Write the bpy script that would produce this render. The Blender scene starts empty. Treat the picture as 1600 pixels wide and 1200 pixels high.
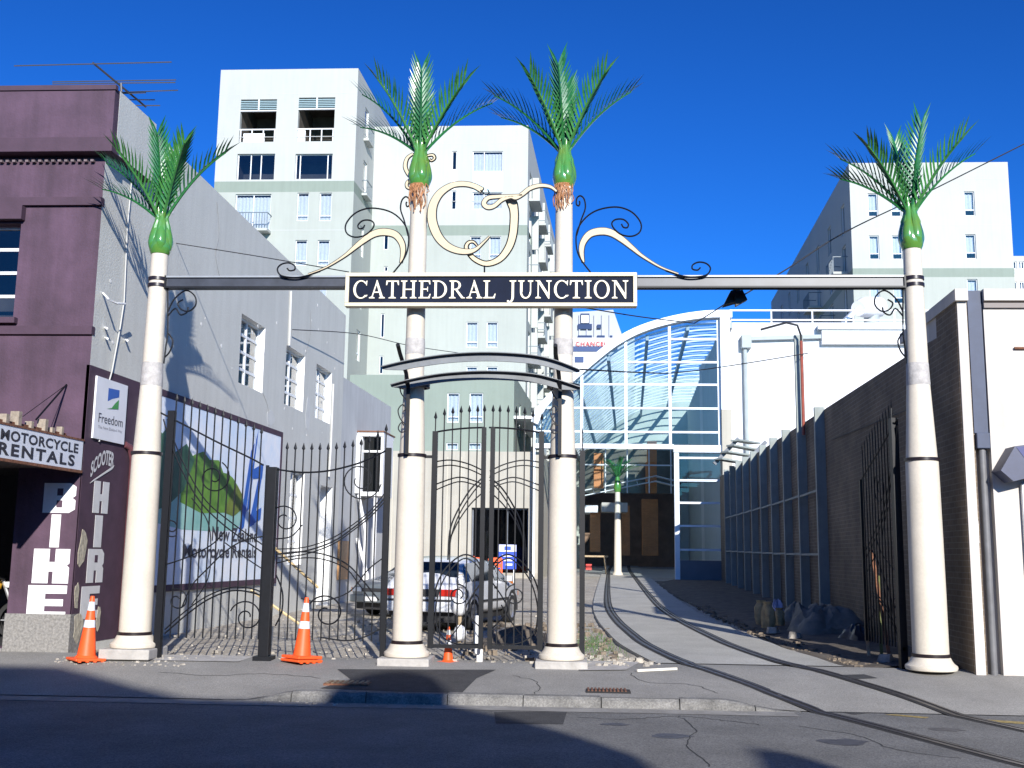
import bpy, math, random
from mathutils import Vector, Matrix
R_ = random.Random(7)
rad = math.radians
sc = bpy.context.scene
col = sc.collection

# ---------------------------------------------------------------- camera
CAM = Vector((0, 0, 1.65)); FPX = 1689.0
def cam_axes(yaw=3.2, pitch=9.0, roll=0.75):
    y, p, r = rad(yaw), rad(pitch), rad(roll)
    fwd = Vector((-math.sin(y)*math.cos(p), math.cos(y)*math.cos(p), math.sin(p)))
    r0 = Vector((math.cos(y), math.sin(y), 0)); u0 = r0.cross(fwd)
    return r0*math.cos(r)+u0*math.sin(r), u0*math.cos(r)-r0*math.sin(r), fwd
CR, CU, CF = cam_axes()
cd = bpy.data.cameras.new('camera'); cd.sensor_width = 36; cd.lens = 36*FPX/1600
cd.clip_start = .1; cd.clip_end = 5000
cam = bpy.data.objects.new('camera', cd); col.objects.link(cam)
cam.matrix_world = Matrix(((CR.x, CU.x, -CF.x, CAM.x), (CR.y, CU.y, -CF.y, CAM.y), (CR.z, CU.z, -CF.z, CAM.z), (0, 0, 0, 1)))
sc.camera = cam

# ---------------------------------------------------------------- sky, sun, exposure
SUN_EL, SUN_AZ = 22.0, 15.0          # elevation; degrees to the right of straight behind the camera
wd = bpy.data.worlds.new('World'); sc.world = wd; wd.use_nodes = True
nt = wd.node_tree; bg = nt.nodes['Background']
sky = nt.nodes.new('ShaderNodeTexSky'); sky.sky_type = 'NISHITA'; sky.sun_disc = False
sky.sun_elevation = rad(SUN_EL); sky.sun_rotation = rad(180-SUN_AZ)
sky.air_density = 1.0; sky.dust_density = 0.5; sky.ozone_density = 4.0
hs = nt.nodes.new('ShaderNodeMix'); hs.data_type = 'RGBA'; hs.blend_type = 'MULTIPLY'; hs.inputs['Factor'].default_value = 1
hs.inputs[7].default_value = (.16, .60, 1.10, 1)          # the camera's deep, saturated blue
gm = nt.nodes.new('ShaderNodeGamma'); gm.inputs[1].default_value = 1.45
nt.links.new(sky.outputs[0], gm.inputs[0]); nt.links.new(gm.outputs[0], hs.inputs[6]); nt.links.new(hs.outputs[2], bg.inputs[0])
bg.inputs[1].default_value = 0.05
sl = bpy.data.lights.new('sun', 'SUN'); sl.energy = 5.0; sl.angle = rad(.5); sl.color = (1, .955, .89)
so = bpy.data.objects.new('sun', sl); col.objects.link(so); so.location = (10, -20, 30)
ldir = Vector((-math.sin(rad(SUN_AZ))*math.cos(rad(SUN_EL)), math.cos(rad(SUN_AZ))*math.cos(rad(SUN_EL)), -math.sin(rad(SUN_EL))))
so.rotation_euler = ldir.to_track_quat('-Z', 'Y').to_euler()
sc.view_settings.view_transform = 'Standard'; sc.view_settings.look = 'None'
sc.view_settings.exposure = 0.52; sc.view_settings.gamma = 1.0; sc.view_settings.use_curve_mapping = False
sc.render.engine = 'CYCLES'
sc.cycles.use_denoising = True
sc.cycles.max_bounces = 8; sc.cycles.transparent_max_bounces = 24
sc.cycles.sample_clamp_indirect = 6

# ---------------------------------------------------------------- places
TH = rad(3.0); DX, DY = math.sin(TH), math.cos(TH)     # direction of the lane and of every wall along it
def ray(px, py): return CR*((px-800)/FPX)+CU*(-(py-600)/FPX)+CF
def at(px, py, Y):
    d = ray(px, py); return CAM+d*((Y-CAM.y)/d.y)
def atp(px, py, x0, y0):                              # on the vertical plane along the lane direction through (x0,y0)
    d = ray(px, py); n = Vector((DY, -DX, 0)); return CAM+d*((Vector((x0, y0, 0))-CAM).dot(n)/d.dot(n))
GK = [(-100, -.12), (13.3, 0), (15.5, .15), (20, .2), (32, .28), (55, .5), (120, 1.1), (400, 2.0)]
def zg(y):
    for (a, za), (b, zb) in zip(GK, GK[1:]):
        if y <= b: return za+(zb-za)*max(0, (y-a))/(b-a)
    return GK[-1][1]
def atg(px, py):
    z = .1
    for i in range(40):
        d = ray(px, py); P = CAM+d*((z-CAM.z)/d.z); z = .5*z+.5*zg(min(P.y, 120))
    return P
def skew(x0, y0, z0=0):                               # x across, y along the lane, z up
    return lambda x, y, z: Vector((x0+x+y*DX, y0+y*DY, z0+z))
IDF = lambda x, y, z: Vector((x, y, z))

# ---------------------------------------------------------------- materials
MATS = {}
def M(name, c=(.5, .5, .5), rough=.6, metal=0., var=.0, scale=3., c2=None, bump=0., bscale=30., spec=.5, coat=0., streak=0., detail=4, speck=0., speck_scale=70.):
    if name in MATS: return MATS[name]
    m = bpy.data.materials.new(name); m.use_nodes = True; n = m.node_tree.nodes; l = m.node_tree.links
    b = n['Principled BSDF']; b.inputs['Base Color'].default_value = (*c, 1)
    b.inputs['Roughness'].default_value = rough; b.inputs['Metallic'].default_value = metal
    b.inputs['Specular IOR Level'].default_value = spec
    if coat: b.inputs['Coat Weight'].default_value = coat; b.inputs['Coat Roughness'].default_value = .08
    geo = n.new('ShaderNodeNewGeometry')
    if var or c2:
        tx = n.new('ShaderNodeTexNoise'); tx.inputs['Scale'].default_value = scale; tx.inputs['Detail'].default_value = detail; tx.inputs['Roughness'].default_value = .65
        l.new(geo.outputs['Position'], tx.inputs['Vector'])
        ra = n.new('ShaderNodeValToRGB'); ra.color_ramp.elements[0].position = .32; ra.color_ramp.elements[1].position = .68
        k = c2 if c2 else tuple(x*(1-var) for x in c)
        ra.color_ramp.elements[0].color = (*k, 1); ra.color_ramp.elements[1].color = (*(c if c2 else tuple(min(1, x*(1+var*.5)) for x in c)), 1)
        l.new(tx.outputs['Fac'], ra.inputs['Fac']); out = ra.outputs['Color']
        if streak:
            mp = n.new('ShaderNodeMapping'); mp.inputs['Scale'].default_value = (3.5, 3.5, .22)
            l.new(geo.outputs['Position'], mp.inputs['Vector'])
            t2 = n.new('ShaderNodeTexNoise'); t2.inputs['Scale'].default_value = 1.6; t2.inputs['Detail'].default_value = 5
            l.new(mp.outputs[0], t2.inputs['Vector'])
            r2 = n.new('ShaderNodeValToRGB'); r2.color_ramp.elements[0].position = .3; r2.color_ramp.elements[1].position = .62
            r2.color_ramp.elements[0].color = (1-streak, 1-streak, 1-streak*1.05, 1); r2.color_ramp.elements[1].color = (1, 1, 1, 1)
            l.new(t2.outputs['Fac'], r2.inputs['Fac'])
            mx = n.new('ShaderNodeMix'); mx.data_type = 'RGBA'; mx.blend_type = 'MULTIPLY'; mx.inputs['Factor'].default_value = 1
            l.new(out, mx.inputs[6]); l.new(r2.outputs['Color'], mx.inputs[7]); out = mx.outputs[2]
        if speck:
            t3 = n.new('ShaderNodeTexNoise'); t3.inputs['Scale'].default_value = speck_scale; t3.inputs['Detail'].default_value = 3; t3.inputs['Roughness'].default_value = .8
            l.new(geo.outputs['Position'], t3.inputs['Vector'])
            r3 = n.new('ShaderNodeValToRGB'); r3.color_ramp.elements[0].position = .38; r3.color_ramp.elements[1].position = .62
            r3.color_ramp.elements[0].color = (1-speck, 1-speck, 1-speck, 1); r3.color_ramp.elements[1].color = (1+speck*.6, 1+speck*.6, 1+speck*.55, 1)
            l.new(t3.outputs['Fac'], r3.inputs['Fac'])
            mx = n.new('ShaderNodeMix'); mx.data_type = 'RGBA'; mx.blend_type = 'MULTIPLY'; mx.inputs['Factor'].default_value = 1
            l.new(out, mx.inputs[6]); l.new(r3.outputs['Color'], mx.inputs[7]); out = mx.outputs[2]
        l.new(out, b.inputs['Base Color'])
    if bump:
        tb = n.new('ShaderNodeTexNoise'); tb.inputs['Scale'].default_value = bscale; tb.inputs['Detail'].default_value = 3
        l.new(geo.outputs['Position'], tb.inputs['Vector'])
        bu = n.new('ShaderNodeBump'); bu.inputs['Strength'].default_value = bump; bu.inputs['Distance'].default_value = .02
        l.new(tb.outputs['Fac'], bu.inputs['Height']); l.new(bu.outputs[0], b.inputs['Normal'])
    MATS[name] = m; return m
def glass(name, tint=(.9, .95, 1), refl=1.0, clear=.9):
    if name in MATS: return MATS[name]
    m = bpy.data.materials.new(name); m.use_nodes = True; n = m.node_tree.nodes; l = m.node_tree.links
    n.remove(n['Principled BSDF'])
    t = n.new('ShaderNodeBsdfTransparent'); t.inputs[0].default_value = (*[x*clear for x in tint], 1)
    g = n.new('ShaderNodeBsdfGlossy'); g.inputs['Roughness'].default_value = .02
    lw = n.new('ShaderNodeLayerWeight'); lw.inputs['Blend'].default_value = .5
    pw = n.new('ShaderNodeMath'); pw.operation = 'POWER'; pw.inputs[1].default_value = 4.0
    fr = n.new('ShaderNodeMath'); fr.operation = 'MULTIPLY_ADD'; fr.inputs[1].default_value = .9; fr.inputs[2].default_value = .05
    l.new(lw.outputs['Facing'], pw.inputs[0]); l.new(pw.outputs[0], fr.inputs[0])
    mt = n.new('ShaderNodeMath'); mt.operation = 'MULTIPLY'; mt.inputs[1].default_value = refl; mt.use_clamp = True
    mx = n.new('ShaderNodeMixShader')
    l.new(fr.outputs[0], mt.inputs[0]); l.new(mt.outputs[0], mx.inputs[0]); l.new(t.outputs[0], mx.inputs[1]); l.new(g.outputs[0], mx.inputs[2])
    l.new(mx.outputs[0], n['Material Output'].inputs[0]); MATS[name] = m; return m
def brickmat(name, c1, c2, mortar, sc_=1., stain=.5):
    if name in MATS: return MATS[name]
    m = bpy.data.materials.new(name); m.use_nodes = True; n = m.node_tree.nodes; l = m.node_tree.links; b = n['Principled BSDF']
    geo = n.new('ShaderNodeNewGeometry'); sp = n.new('ShaderNodeSeparateXYZ'); cb = n.new('ShaderNodeCombineXYZ')
    ad = n.new('ShaderNodeMath'); ad.operation = 'ADD'
    l.new(geo.outputs['Position'], sp.inputs[0]); l.new(sp.outputs[0], ad.inputs[0]); l.new(sp.outputs[1], ad.inputs[1])
    l.new(ad.outputs[0], cb.inputs[0]); l.new(sp.outputs[2], cb.inputs[1])
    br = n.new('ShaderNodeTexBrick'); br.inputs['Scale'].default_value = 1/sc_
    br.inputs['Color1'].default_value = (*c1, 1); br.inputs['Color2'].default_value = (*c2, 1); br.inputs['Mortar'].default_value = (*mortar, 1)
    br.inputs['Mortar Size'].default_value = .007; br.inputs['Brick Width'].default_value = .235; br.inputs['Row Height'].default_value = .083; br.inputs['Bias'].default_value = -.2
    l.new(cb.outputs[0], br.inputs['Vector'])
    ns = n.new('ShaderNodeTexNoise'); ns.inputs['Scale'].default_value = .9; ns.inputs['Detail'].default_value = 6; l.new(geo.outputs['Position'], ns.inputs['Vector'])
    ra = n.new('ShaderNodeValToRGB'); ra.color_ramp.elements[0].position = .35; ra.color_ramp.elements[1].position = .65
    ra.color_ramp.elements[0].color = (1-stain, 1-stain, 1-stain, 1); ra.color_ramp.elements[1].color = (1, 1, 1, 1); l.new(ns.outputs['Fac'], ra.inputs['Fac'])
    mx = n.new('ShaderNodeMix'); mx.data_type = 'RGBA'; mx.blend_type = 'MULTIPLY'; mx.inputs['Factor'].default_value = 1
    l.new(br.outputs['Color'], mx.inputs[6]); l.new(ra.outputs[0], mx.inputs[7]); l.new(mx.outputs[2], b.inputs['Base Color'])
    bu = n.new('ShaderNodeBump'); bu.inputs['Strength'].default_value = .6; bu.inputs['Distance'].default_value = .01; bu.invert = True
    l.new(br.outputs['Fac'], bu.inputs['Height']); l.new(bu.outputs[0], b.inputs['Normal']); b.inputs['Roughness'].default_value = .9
    MATS[name] = m; return m

cream = M('cream_paint', (.66, .60, .50), .55, var=.08, scale=2, bump=.03, bscale=60, streak=.10, speck=.05, speck_scale=25)
mortar_patch = M('grey_joint', (.46, .44, .42), .9, var=.25, scale=14, bump=.3, bscale=40)
black = M('black_iron', (.006, .007, .010), .45, var=.3, scale=20, spec=.3)
steelgrey = M('grey_steel_paint', (.11, .125, .15), .5, var=.3, scale=5)
purple = M('purple_render', (.088, .049, .080), .8, var=.3, scale=1.2, bump=.25, bscale=25, streak=.25)
purple_tr = M('purple_trim', (.064, .034, .056), .75, var=.2, scale=3, bump=.1)
greywall = M('grey_render', (.60, .60, .555), .85, var=.06, scale=.5, bump=.25, bscale=30, streak=.07, speck=.06, speck_scale=40)
palegrey = M('pale_render', (.52, .53, .53), .85, var=.07, scale=1, bump=.15, streak=.1, speck=.05)
whitewall = M('white_render', (.66, .665, .68), .8, var=.06, scale=.6, bump=.08, streak=.08)
aptwhite = M('apartment_white', (.43, .445, .42), .8, var=.07, scale=.25, bump=.06, streak=.05)
aptgrey = M('apartment_pale', (.365, .39, .355), .8, var=.07, scale=.25, bump=.06, streak=.05)
sage = M('sage_render', (.22, .265, .225), .8, var=.06, scale=.4, bump=.06, streak=.06)
podium = M('podium_cream', (.40, .375, .315), .8, var=.08, scale=.8, bump=.1, streak=.1)
rcream = M('shop_cream', (.58, .54, .49), .8, var=.08, scale=1, bump=.12, bscale=40, streak=.12)
bwhite = M('white_paint', (.8, .8, .8), .5, var=.05, scale=4)
dark = M('dark_void', (.012, .012, .014), .8, var=.2, scale=3)
darkroom = M('dark_room', (.05, .05, .055), .9, var=.3, scale=2)
curtain = M('curtain_fabric', (.72, .74, .78), .9, var=.1, scale=9)
winglass = glass('window_glass', (.88, .93, .96), 1.6, .82)
atglass = glass('atrium_glass', (.84, .95, 1), 1.0, .98)
shopglass = glass('shop_glass', (.25, .28, .3), 1.2, .7)
greypost = M('grey_green_steel', (.27, .30, .28), .7, var=.12, scale=4, streak=.15)
bluepanel = M('white_aluminium', (.70, .76, .82), .4, var=.04, scale=3)
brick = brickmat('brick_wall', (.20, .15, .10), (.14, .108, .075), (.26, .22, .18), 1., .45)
orangebrick = brickmat('orange_brick', (.75, .32, .12), (.65, .26, .10), (.3, .25, .2), 1., .2)
sandgold = M('gold_cream_plate', (.56, .46, .30), .55, var=.06, scale=6)
navy = M('navy_sign', (.007, .012, .030), .7, var=.3, scale=2, spec=.15)
conered = M('cone_orange', (.85, .105, .018), .5, var=.1, scale=12)
wood = M('weathered_timber', (.42, .32, .2), .8, var=.35, scale=12)
rust = M('rusty_metal', (.2, .085, .045), .8, var=.5, scale=14)

# ---------------------------------------------------------------- mesh helpers
ORG = {}
def thing(name, label, cat, loc, group=None, rotz=0, local=False):
    o = bpy.data.objects.new(name, None); col.objects.link(o); o.location = Vector(loc); o.rotation_euler = (0, 0, rotz)
    o.empty_display_size = .2; o['label'] = label; o['category'] = cat
    if group: o['group'] = group
    ORG[o] = Vector((0, 0, 0)) if local else Vector(loc)
    return o
def tag(o, label=None, cat=None, group=None, kind=None):
    if label: o['label'] = label
    if cat: o['category'] = cat
    if group: o['group'] = group
    if kind: o['kind'] = kind
    return o
class MB:
    def __init__(s, F=None): s.v = []; s.f = []; s.F = F or IDF
    def add(s, vs, fs):
        k = len(s.v); s.v += [s.F(*p) for p in vs]; s.f += [tuple(i+k for i in f) for f in fs]; return s
    def box(s, x0, x1, y0, y1, z0, z1):
        return s.add([(x0, y0, z0), (x1, y0, z0), (x1, y1, z0), (x0, y1, z0), (x0, y0, z1), (x1, y0, z1), (x1, y1, z1), (x0, y1, z1)],
                     [(0, 3, 2, 1), (4, 5, 6, 7), (0, 1, 5, 4), (1, 2, 6, 5), (2, 3, 7, 6), (3, 0, 4, 7)])
    def poly(s, pts): return s.add([tuple(p) for p in pts], [tuple(range(len(pts)))])
    def prism(s, pts, off):                            # closed outline extruded by a vector
        n = len(pts); o = Vector(off); a = [tuple(p) for p in pts]; b = [tuple(Vector(p)+o) for p in pts]
        return s.add(a+b, [tuple(range(n)), tuple(range(2*n-1, n-1, -1))]+[(i, n+i, n+(i+1) % n, (i+1) % n) for i in range(n)])
    def tube(s, pts, r, n=6, caps=True, closed=False):
        pts = [Vector(p) for p in pts]; m = len(pts)
        if m < 2: return s
        rr = r if isinstance(r, (list, tuple)) else [r]*m
        k = len(s.v); up = None; vs = []
        for i, p in enumerate(pts):
            t = (pts[min(i+1, m-1)]-pts[max(i-1, 0)]); t = t.normalized() if t.length > 1e-9 else Vector((0, 0, 1))
            if up is None: up = Vector((0, 0, 1)) if abs(t.z) < .9 else Vector((1, 0, 0))
            a = t.cross(up); a = a.normalized() if a.length > 1e-6 else t.orthogonal().normalized(); b = a.cross(t).normalized(); up = b
            for j in range(n):
                q = 2*math.pi*j/n; vs.append(tuple(p+a*(math.cos(q)*rr[i])+b*(math.sin(q)*rr[i])))
        fs = [(i*n+j, i*n+(j+1) % n, (i+1)*n+(j+1) % n, (i+1)*n+j) for i in range(m-1) for j in range(n)]
        if caps: fs += [tuple(range(n-1, -1, -1)), tuple((m-1)*n+j for j in range(n))]
        return s.add(vs, fs)
    def bar(s, a, b, w, h, up=(0, 0, 1)):               # rectangular bar between two points
        a, b = Vector(a), Vector(b); t = (b-a).normalized(); u = Vector(up)
        if abs(t.dot(u)) > .98: u = Vector((0, 1, 0))
        x = t.cross(u).normalized(); y = x.cross(t).normalized()
        vs = [tuple(p+x*(sx*w/2)+y*(sy*h/2)) for p in (a, b) for sx, sy in ((-1, -1), (1, -1), (1, 1), (-1, 1))]
        return s.add(vs, [(3, 2, 1, 0), (4, 5, 6, 7), (0, 1, 5, 4), (1, 2, 6, 5), (2, 3, 7, 6), (3, 0, 4, 7)])
    def lathe(s, prof, c=(0, 0, 0), n=24, cap=True, lobes=None):
        vs = []; m = len(prof)
        for i, (r, z) in enumerate(prof):
            for j in range(n):
                q = 2*math.pi*j/n; rr = r*(lobes(i/(m-1), q) if lobes else 1)
                vs.append((c[0]+rr*math.cos(q), c[1]+rr*math.sin(q), c[2]+z))
        fs = [(i*n+j, i*n+(j+1) % n, (i+1)*n+(j+1) % n, (i+1)*n+j) for i in range(m-1) for j in range(n)]
        if cap: fs += [tuple(range(n-1, -1, -1)), tuple((m-1)*n+j for j in range(n))]
        return s.add(vs, fs)
    def build(s, name, mat, parent=None, smooth=False, bevel=0., org=None):
        if parent is not None: o3 = ORG[parent]
        elif org is not None: o3 = Vector(org)
        else:
            xs = [v.x for v in s.v]; ys = [v.y for v in s.v]; o3 = Vector(((min(xs)+max(xs))/2, (min(ys)+max(ys))/2, min(v.z for v in s.v)))
        me = bpy.data.meshes.new(name); me.from_pydata([tuple(v-o3) for v in s.v], [], s.f); me.update()
        me.materials.append(mat)
        if smooth:
            me.polygons.foreach_set('use_smooth', [True]*len(me.polygons))
            try: me.set_sharp_from_angle(angle=rad(40))
            except Exception: pass
        o = bpy.data.objects.new(name, me); col.objects.link(o)
        if parent is not None: o.parent = parent
        else: o.location = o3
        ORG[o] = o3
        if bevel:
            bm_ = o.modifiers.new('bevel', 'BEVEL'); bm_.width = bevel; bm_.segments = 2; bm_.limit_method = 'ANGLE'
        return o
def copy_tree(o, parent=None):
    c = o.copy(); col.objects.link(c); c.parent = parent; ORG[c] = ORG[o]
    for ch in [x for x in col.objects if x.parent == o]: copy_tree(ch, c)
    return c
def wall_holes(mb, P, u0, u1, z0, z1, holes, depth):
    # P(u, z, d): point at d metres behind the wall face
    us = sorted(set([u0, u1]+[h[0] for h in holes]+[h[1] for h in holes])); zs = sorted(set([z0, z1]+[h[2] for h in holes]+[h[3] for h in holes]))
    us = [u for u in us if u0 <= u <= u1]; zs = [z for z in zs if z0 <= z <= z1]
    for a, b in zip(us, us[1:]):
        for c, d in zip(zs, zs[1:]):
            mu, mz = (a+b)/2, (c+d)/2
            if any(h[0] < mu < h[1] and h[2] < mz < h[3] for h in holes): continue
            mb.poly([P(a, c, 0), P(b, c, 0), P(b, d, 0), P(a, d, 0)])
    for a, b, c, d in [h[:4] for h in holes]:
        for q in ([(a, c), (b, c)], [(b, c), (b, d)], [(b, d), (a, d)], [(a, d), (a, c)]):
            (ua, za), (ub, zb) = q
            mb.poly([P(ua, za, 0), P(ua, za, depth), P(ub, zb, depth), P(ub, zb, 0)])
def crom(pts, k=6):                                    # smooth curve through points (any dimension)
    out = []; n = len(pts)
    for i in range(n-1):
        p0, p1, p2, p3 = pts[max(i-1, 0)], pts[i], pts[i+1], pts[min(i+2, n-1)]
        for j in range(k):
            t = j/k; out.append(tuple(.5*((2*b)+(-a+c)*t+(2*a-5*b+4*c-d)*t*t+(-a+3*b-3*c+d)*t**3) for a, b, c, d in zip(p0, p1, p2, p3)))
    out.append(tuple(pts[-1])); return out
def volute(cx, cy, r0, r1, a0, a1, n=40):
    return [(cx+(r0+(r1-r0)*i/n)*math.cos(rad(a0+(a1-a0)*i/n)), cy+(r0+(r1-r0)*i/n)*math.sin(rad(a0+(a1-a0)*i/n))) for i in range(n+1)]
_fc = {}
def text_geo(s, bold=0., spacing=1.):
    k = (s, bold, spacing)
    if k in _fc: return _fc[k]
    cu = bpy.data.curves.new('t', 'FONT'); cu.body = s; cu.size = 1; cu.offset = bold; cu.space_character = spacing; cu.resolution_u = 3; cu.fill_mode = 'FRONT'
    ob = bpy.data.objects.new('t', cu); col.objects.link(ob)
    dg = bpy.context.evaluated_depsgraph_get(); me = bpy.data.meshes.new_from_object(ob.evaluated_get(dg))
    vs = [tuple(v.co[:2]) for v in me.vertices]; fs = [tuple(p.vertices) for p in me.polygons]
    bpy.data.objects.remove(ob); bpy.data.curves.remove(cu); bpy.data.meshes.remove(me)
    xs = [v[0] for v in vs]; ys = [v[1] for v in vs]; x0, y0 = min(xs), min(ys); w, h = max(xs)-x0, max(ys)-y0
    _fc[k] = ([((x-x0)/w, (y-y0)/h) for x, y in vs], fs, w/h); return _fc[k]
def text_on(mb, s, P, bold=0., spacing=1.):             # P(u,v): unit square -> point
    vs, fs, _ = text_geo(s, bold, spacing); mb.add([tuple(P(*v)) for v in vs], fs)
# ================================================================ GROUND
def structure(o): o['kind'] = 'structure'; return o
asphalt = M('asphalt', (.175, .173, .168), .9, var=.30, scale=.9, bump=.5, bscale=90, detail=8, speck=.45, speck_scale=55)
asphalt2 = M('new_asphalt', (.05, .05, .053), .9, var=.3, scale=6, bump=.5, bscale=90, speck=.4, speck_scale=60)
pavemat = M('footpath_seal', (.285, .275, .255), .9, var=.22, scale=.8, bump=.4, bscale=80, detail=9, speck=.30, speck_scale=60)
concrete = M('lane_concrete', (.43, .42, .385), .85, var=.18, scale=.9, bump=.3, bscale=50, detail=9, speck=.22, speck_scale=40)
kerbmat = M('kerb_concrete', (.20, .195, .185), .9, var=.4, scale=4, bump=.4, bscale=40, speck=.3, speck_scale=45)
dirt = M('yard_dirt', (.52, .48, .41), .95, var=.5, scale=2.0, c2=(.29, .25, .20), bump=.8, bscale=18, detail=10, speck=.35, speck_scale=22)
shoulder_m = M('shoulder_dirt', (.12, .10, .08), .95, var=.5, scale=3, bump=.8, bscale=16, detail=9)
structure(MB().poly([(-900, -300, -.34), (900, -300, -.34), (900, 2500, -.34), (-900, 2500, -.34)]).build('ground', M('far_ground', (.2, .19, .17), .95, var=.2, scale=.05)))
def grid(xs, ys, fz, name, mat, smooth=True):
    mb = MB(); nx = len(xs)
    mb.v = [Vector((x, y, fz(x, y))) for y in ys for x in xs]
    mb.f = [(j*nx+i, j*nx+i+1, (j+1)*nx+i+1, (j+1)*nx+i) for j in range(len(ys)-1) for i in range(nx-1)]
    return mb.build(name, mat, smooth=smooth)
def frange(a, b, n): return [a+(b-a)*i/n for i in range(n+1)]
ROADZ = -.12
structure(grid([-80, 80], [-60, 13.3], lambda x, y: ROADZ, 'road', asphalt))
def sst(a, b, x): t = max(0, min(1, (x-a)/(b-a))); return t*t*(3-2*t)
def kerbed(x): return sst(-4.0, -3.2, x)*(1-sst(1.7, 2.6, x))
def foot(x, y):
    t = max(0, min(1, (y-13.3)/2.2)); return .15*t-(1-kerbed(x))*.112*(1-t)**1.4
structure(grid([-40, -20]+frange(-9, 9, 60)+[20, 40], frange(13.3, 15.95, 10), foot, 'footpath', pavemat))
# kerb stones, worn and chipped
kerb = thing('kerb', '', '', (-.7, 13.3, ROADZ)); del kerb['label']; del kerb['category']; structure(kerb); R_.seed(3)
x0 = -4.2
while x0 < 2.6:
    x1 = min(2.7, x0+R_.uniform(.82, .98)); rows = []; dz = R_.uniform(-.006, .006); dy = R_.uniform(-.006, .006)
    for x in frange(x0+.006, x1-.006, 14):
        k = kerbed(x); j = R_.uniform(-.004, .004)+(R_.uniform(-.03, 0) if -3.2 < x < -1.9 and R_.random() < .6 else 0)
        top = ROADZ+.004+k*(.118+dz)
        rows.append([(x, 13.40, top-.06), (x, 13.40, top+.004), (x, 13.27+dy+j*.6, top+min(0, j*.5)), (x, 13.235+dy+j, top-.03*k+min(0, j)), (x, 13.2+dy+j*.4, ROADZ-.05)])
    mb = MB()
    for r in rows: mb.v += [Vector(p) for p in r]
    mb.f = [(i*5+k, (i+1)*5+k, (i+1)*5+k+1, i*5+k+1) for i in range(len(rows)-1) for k in range(4)]+[(0, 1, 2, 3, 4), tuple((len(rows)-1)*5+k for k in range(4, -1, -1))]
    mb.build('kerb_stone', kerbmat, kerb); x0 = x1
structure(grid(frange(-4.2, 2.7, 30), [13.22, 13.42], lambda x, y: ROADZ+.001, 'kerb_bed', M('kerb_joint_dirt', (.06, .055, .05), .95)))
structure(grid(frange(-14, 2.6, 30), [12.86, 13.22], lambda x, y: ROADZ+.005, 'gutter', M('gutter_concrete', (.27, .26, .24), .9, var=.3, scale=3, bump=.4, bscale=40)))
def wob(x, y, s=1.): return (math.sin(x*2.3+y*.7)*math.sin(y*1.9-x*.4)+.6*math.sin(x*5.1+1.3)*math.sin(y*4.3+x))*.5*s
structure(grid(frange(-9.5, 14, 120), frange(15.9, 62, 150), lambda x, y: zg(y)-.045+wob(x, y, .022), 'yard', dirt))
structure(grid(frange(-60, 60, 4), frange(62, 300, 8), lambda x, y: zg(y)-.05, 'far_pavement', concrete))
# tram lane slab and rails
LR = [(4, 7.6), (6, 6.3), (8, 5.1), (9.2, 4.46), (10.18, 4.0), (11.5, 3.55), (13.1, 2.99), (14.2, 2.43), (15.1, 1.97), (16.2, 1.60), (18.7, 1.27), (21.1, 1.14), (24.8, 1.03), (30, 1.03), (37.9, 1.25), (55, 1.85), (79, 2.75), (110, 4.3)]
def rail_x(y):
    for (a, xa), (b, xb) in zip(LR, LR[1:]):
        if y <= b: return xa+(xb-xa)*(y-a)/(b-a)
    return LR[-1][1]
ry = crom(LR, 8)
def surf(x, y):
    if y < 13.3: return ROADZ
    if y < 15.9: return foot(x, y)
    return zg(y)
slab = MB(); edge = [(x, y) for y, x in ry if y > 15.9]
for x, y in edge: 
    z = zg(y)+.01*sst(15.9, 17, y)+.001; slab.v += [Vector((x-.42, y, z-.12)), Vector((x-.42, y, z)), Vector((x+1.9, y, z)), Vector((x+2.25+.02*math.sin(y*3), y, z)), Vector((x+2.25, y, z-.12))]
n = len(edge); slab.f = [(i*5+k, i*5+k+1, (i+1)*5+k+1, (i+1)*5+k) for i in range(n-1) for k in range(4)]
structure(slab.build('tram_lane', concrete))
def offs(pts, d):
    out = []
    for i, (x, y) in enumerate(pts):
        a, b = pts[max(0, i-1)], pts[min(len(pts)-1, i+1)]; tx, ty = b[0]-a[0], b[1]-a[1]; L = math.hypot(tx, ty); out.append((x+ty/L*d, y-tx/L*d))
    return out
def strip(mb, pts, w, dz, h=0):
    A, B = offs(pts, -w/2), offs(pts, w/2)
    for i in range(len(pts)-1):
        q = [A[i], B[i], B[i+1], A[i+1]]
        s = max(surf(*pts[i]), surf(*pts[i])); e = surf(*pts[i+1]); s += .012 if pts[i][1] > 15.9 else 0; e += .012 if pts[i+1][1] > 15.9 else 0
        zz = [s, s, e, e]
        mb.add([(*p, z+dz) for p, z in zip(q, zz)], [(0, 1, 2, 3)])
        if h: mb.add([(*A[i], s+dz-h), (*A[i+1], e+dz-h), (*A[i+1], e+dz), (*A[i], s+dz), (*B[i], s+dz-h), (*B[i+1], e+dz-h), (*B[i+1], e+dz), (*B[i], s+dz)], [(0, 1, 2, 3), (7, 6, 5, 4)])
left_line = [(x, y) for y, x in ry]
railsteel = M('rail_steel', (.10, .095, .095), .45, .6, var=.2, scale=8); groove = M('flangeway', (.02, .019, .02), .9)
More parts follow.
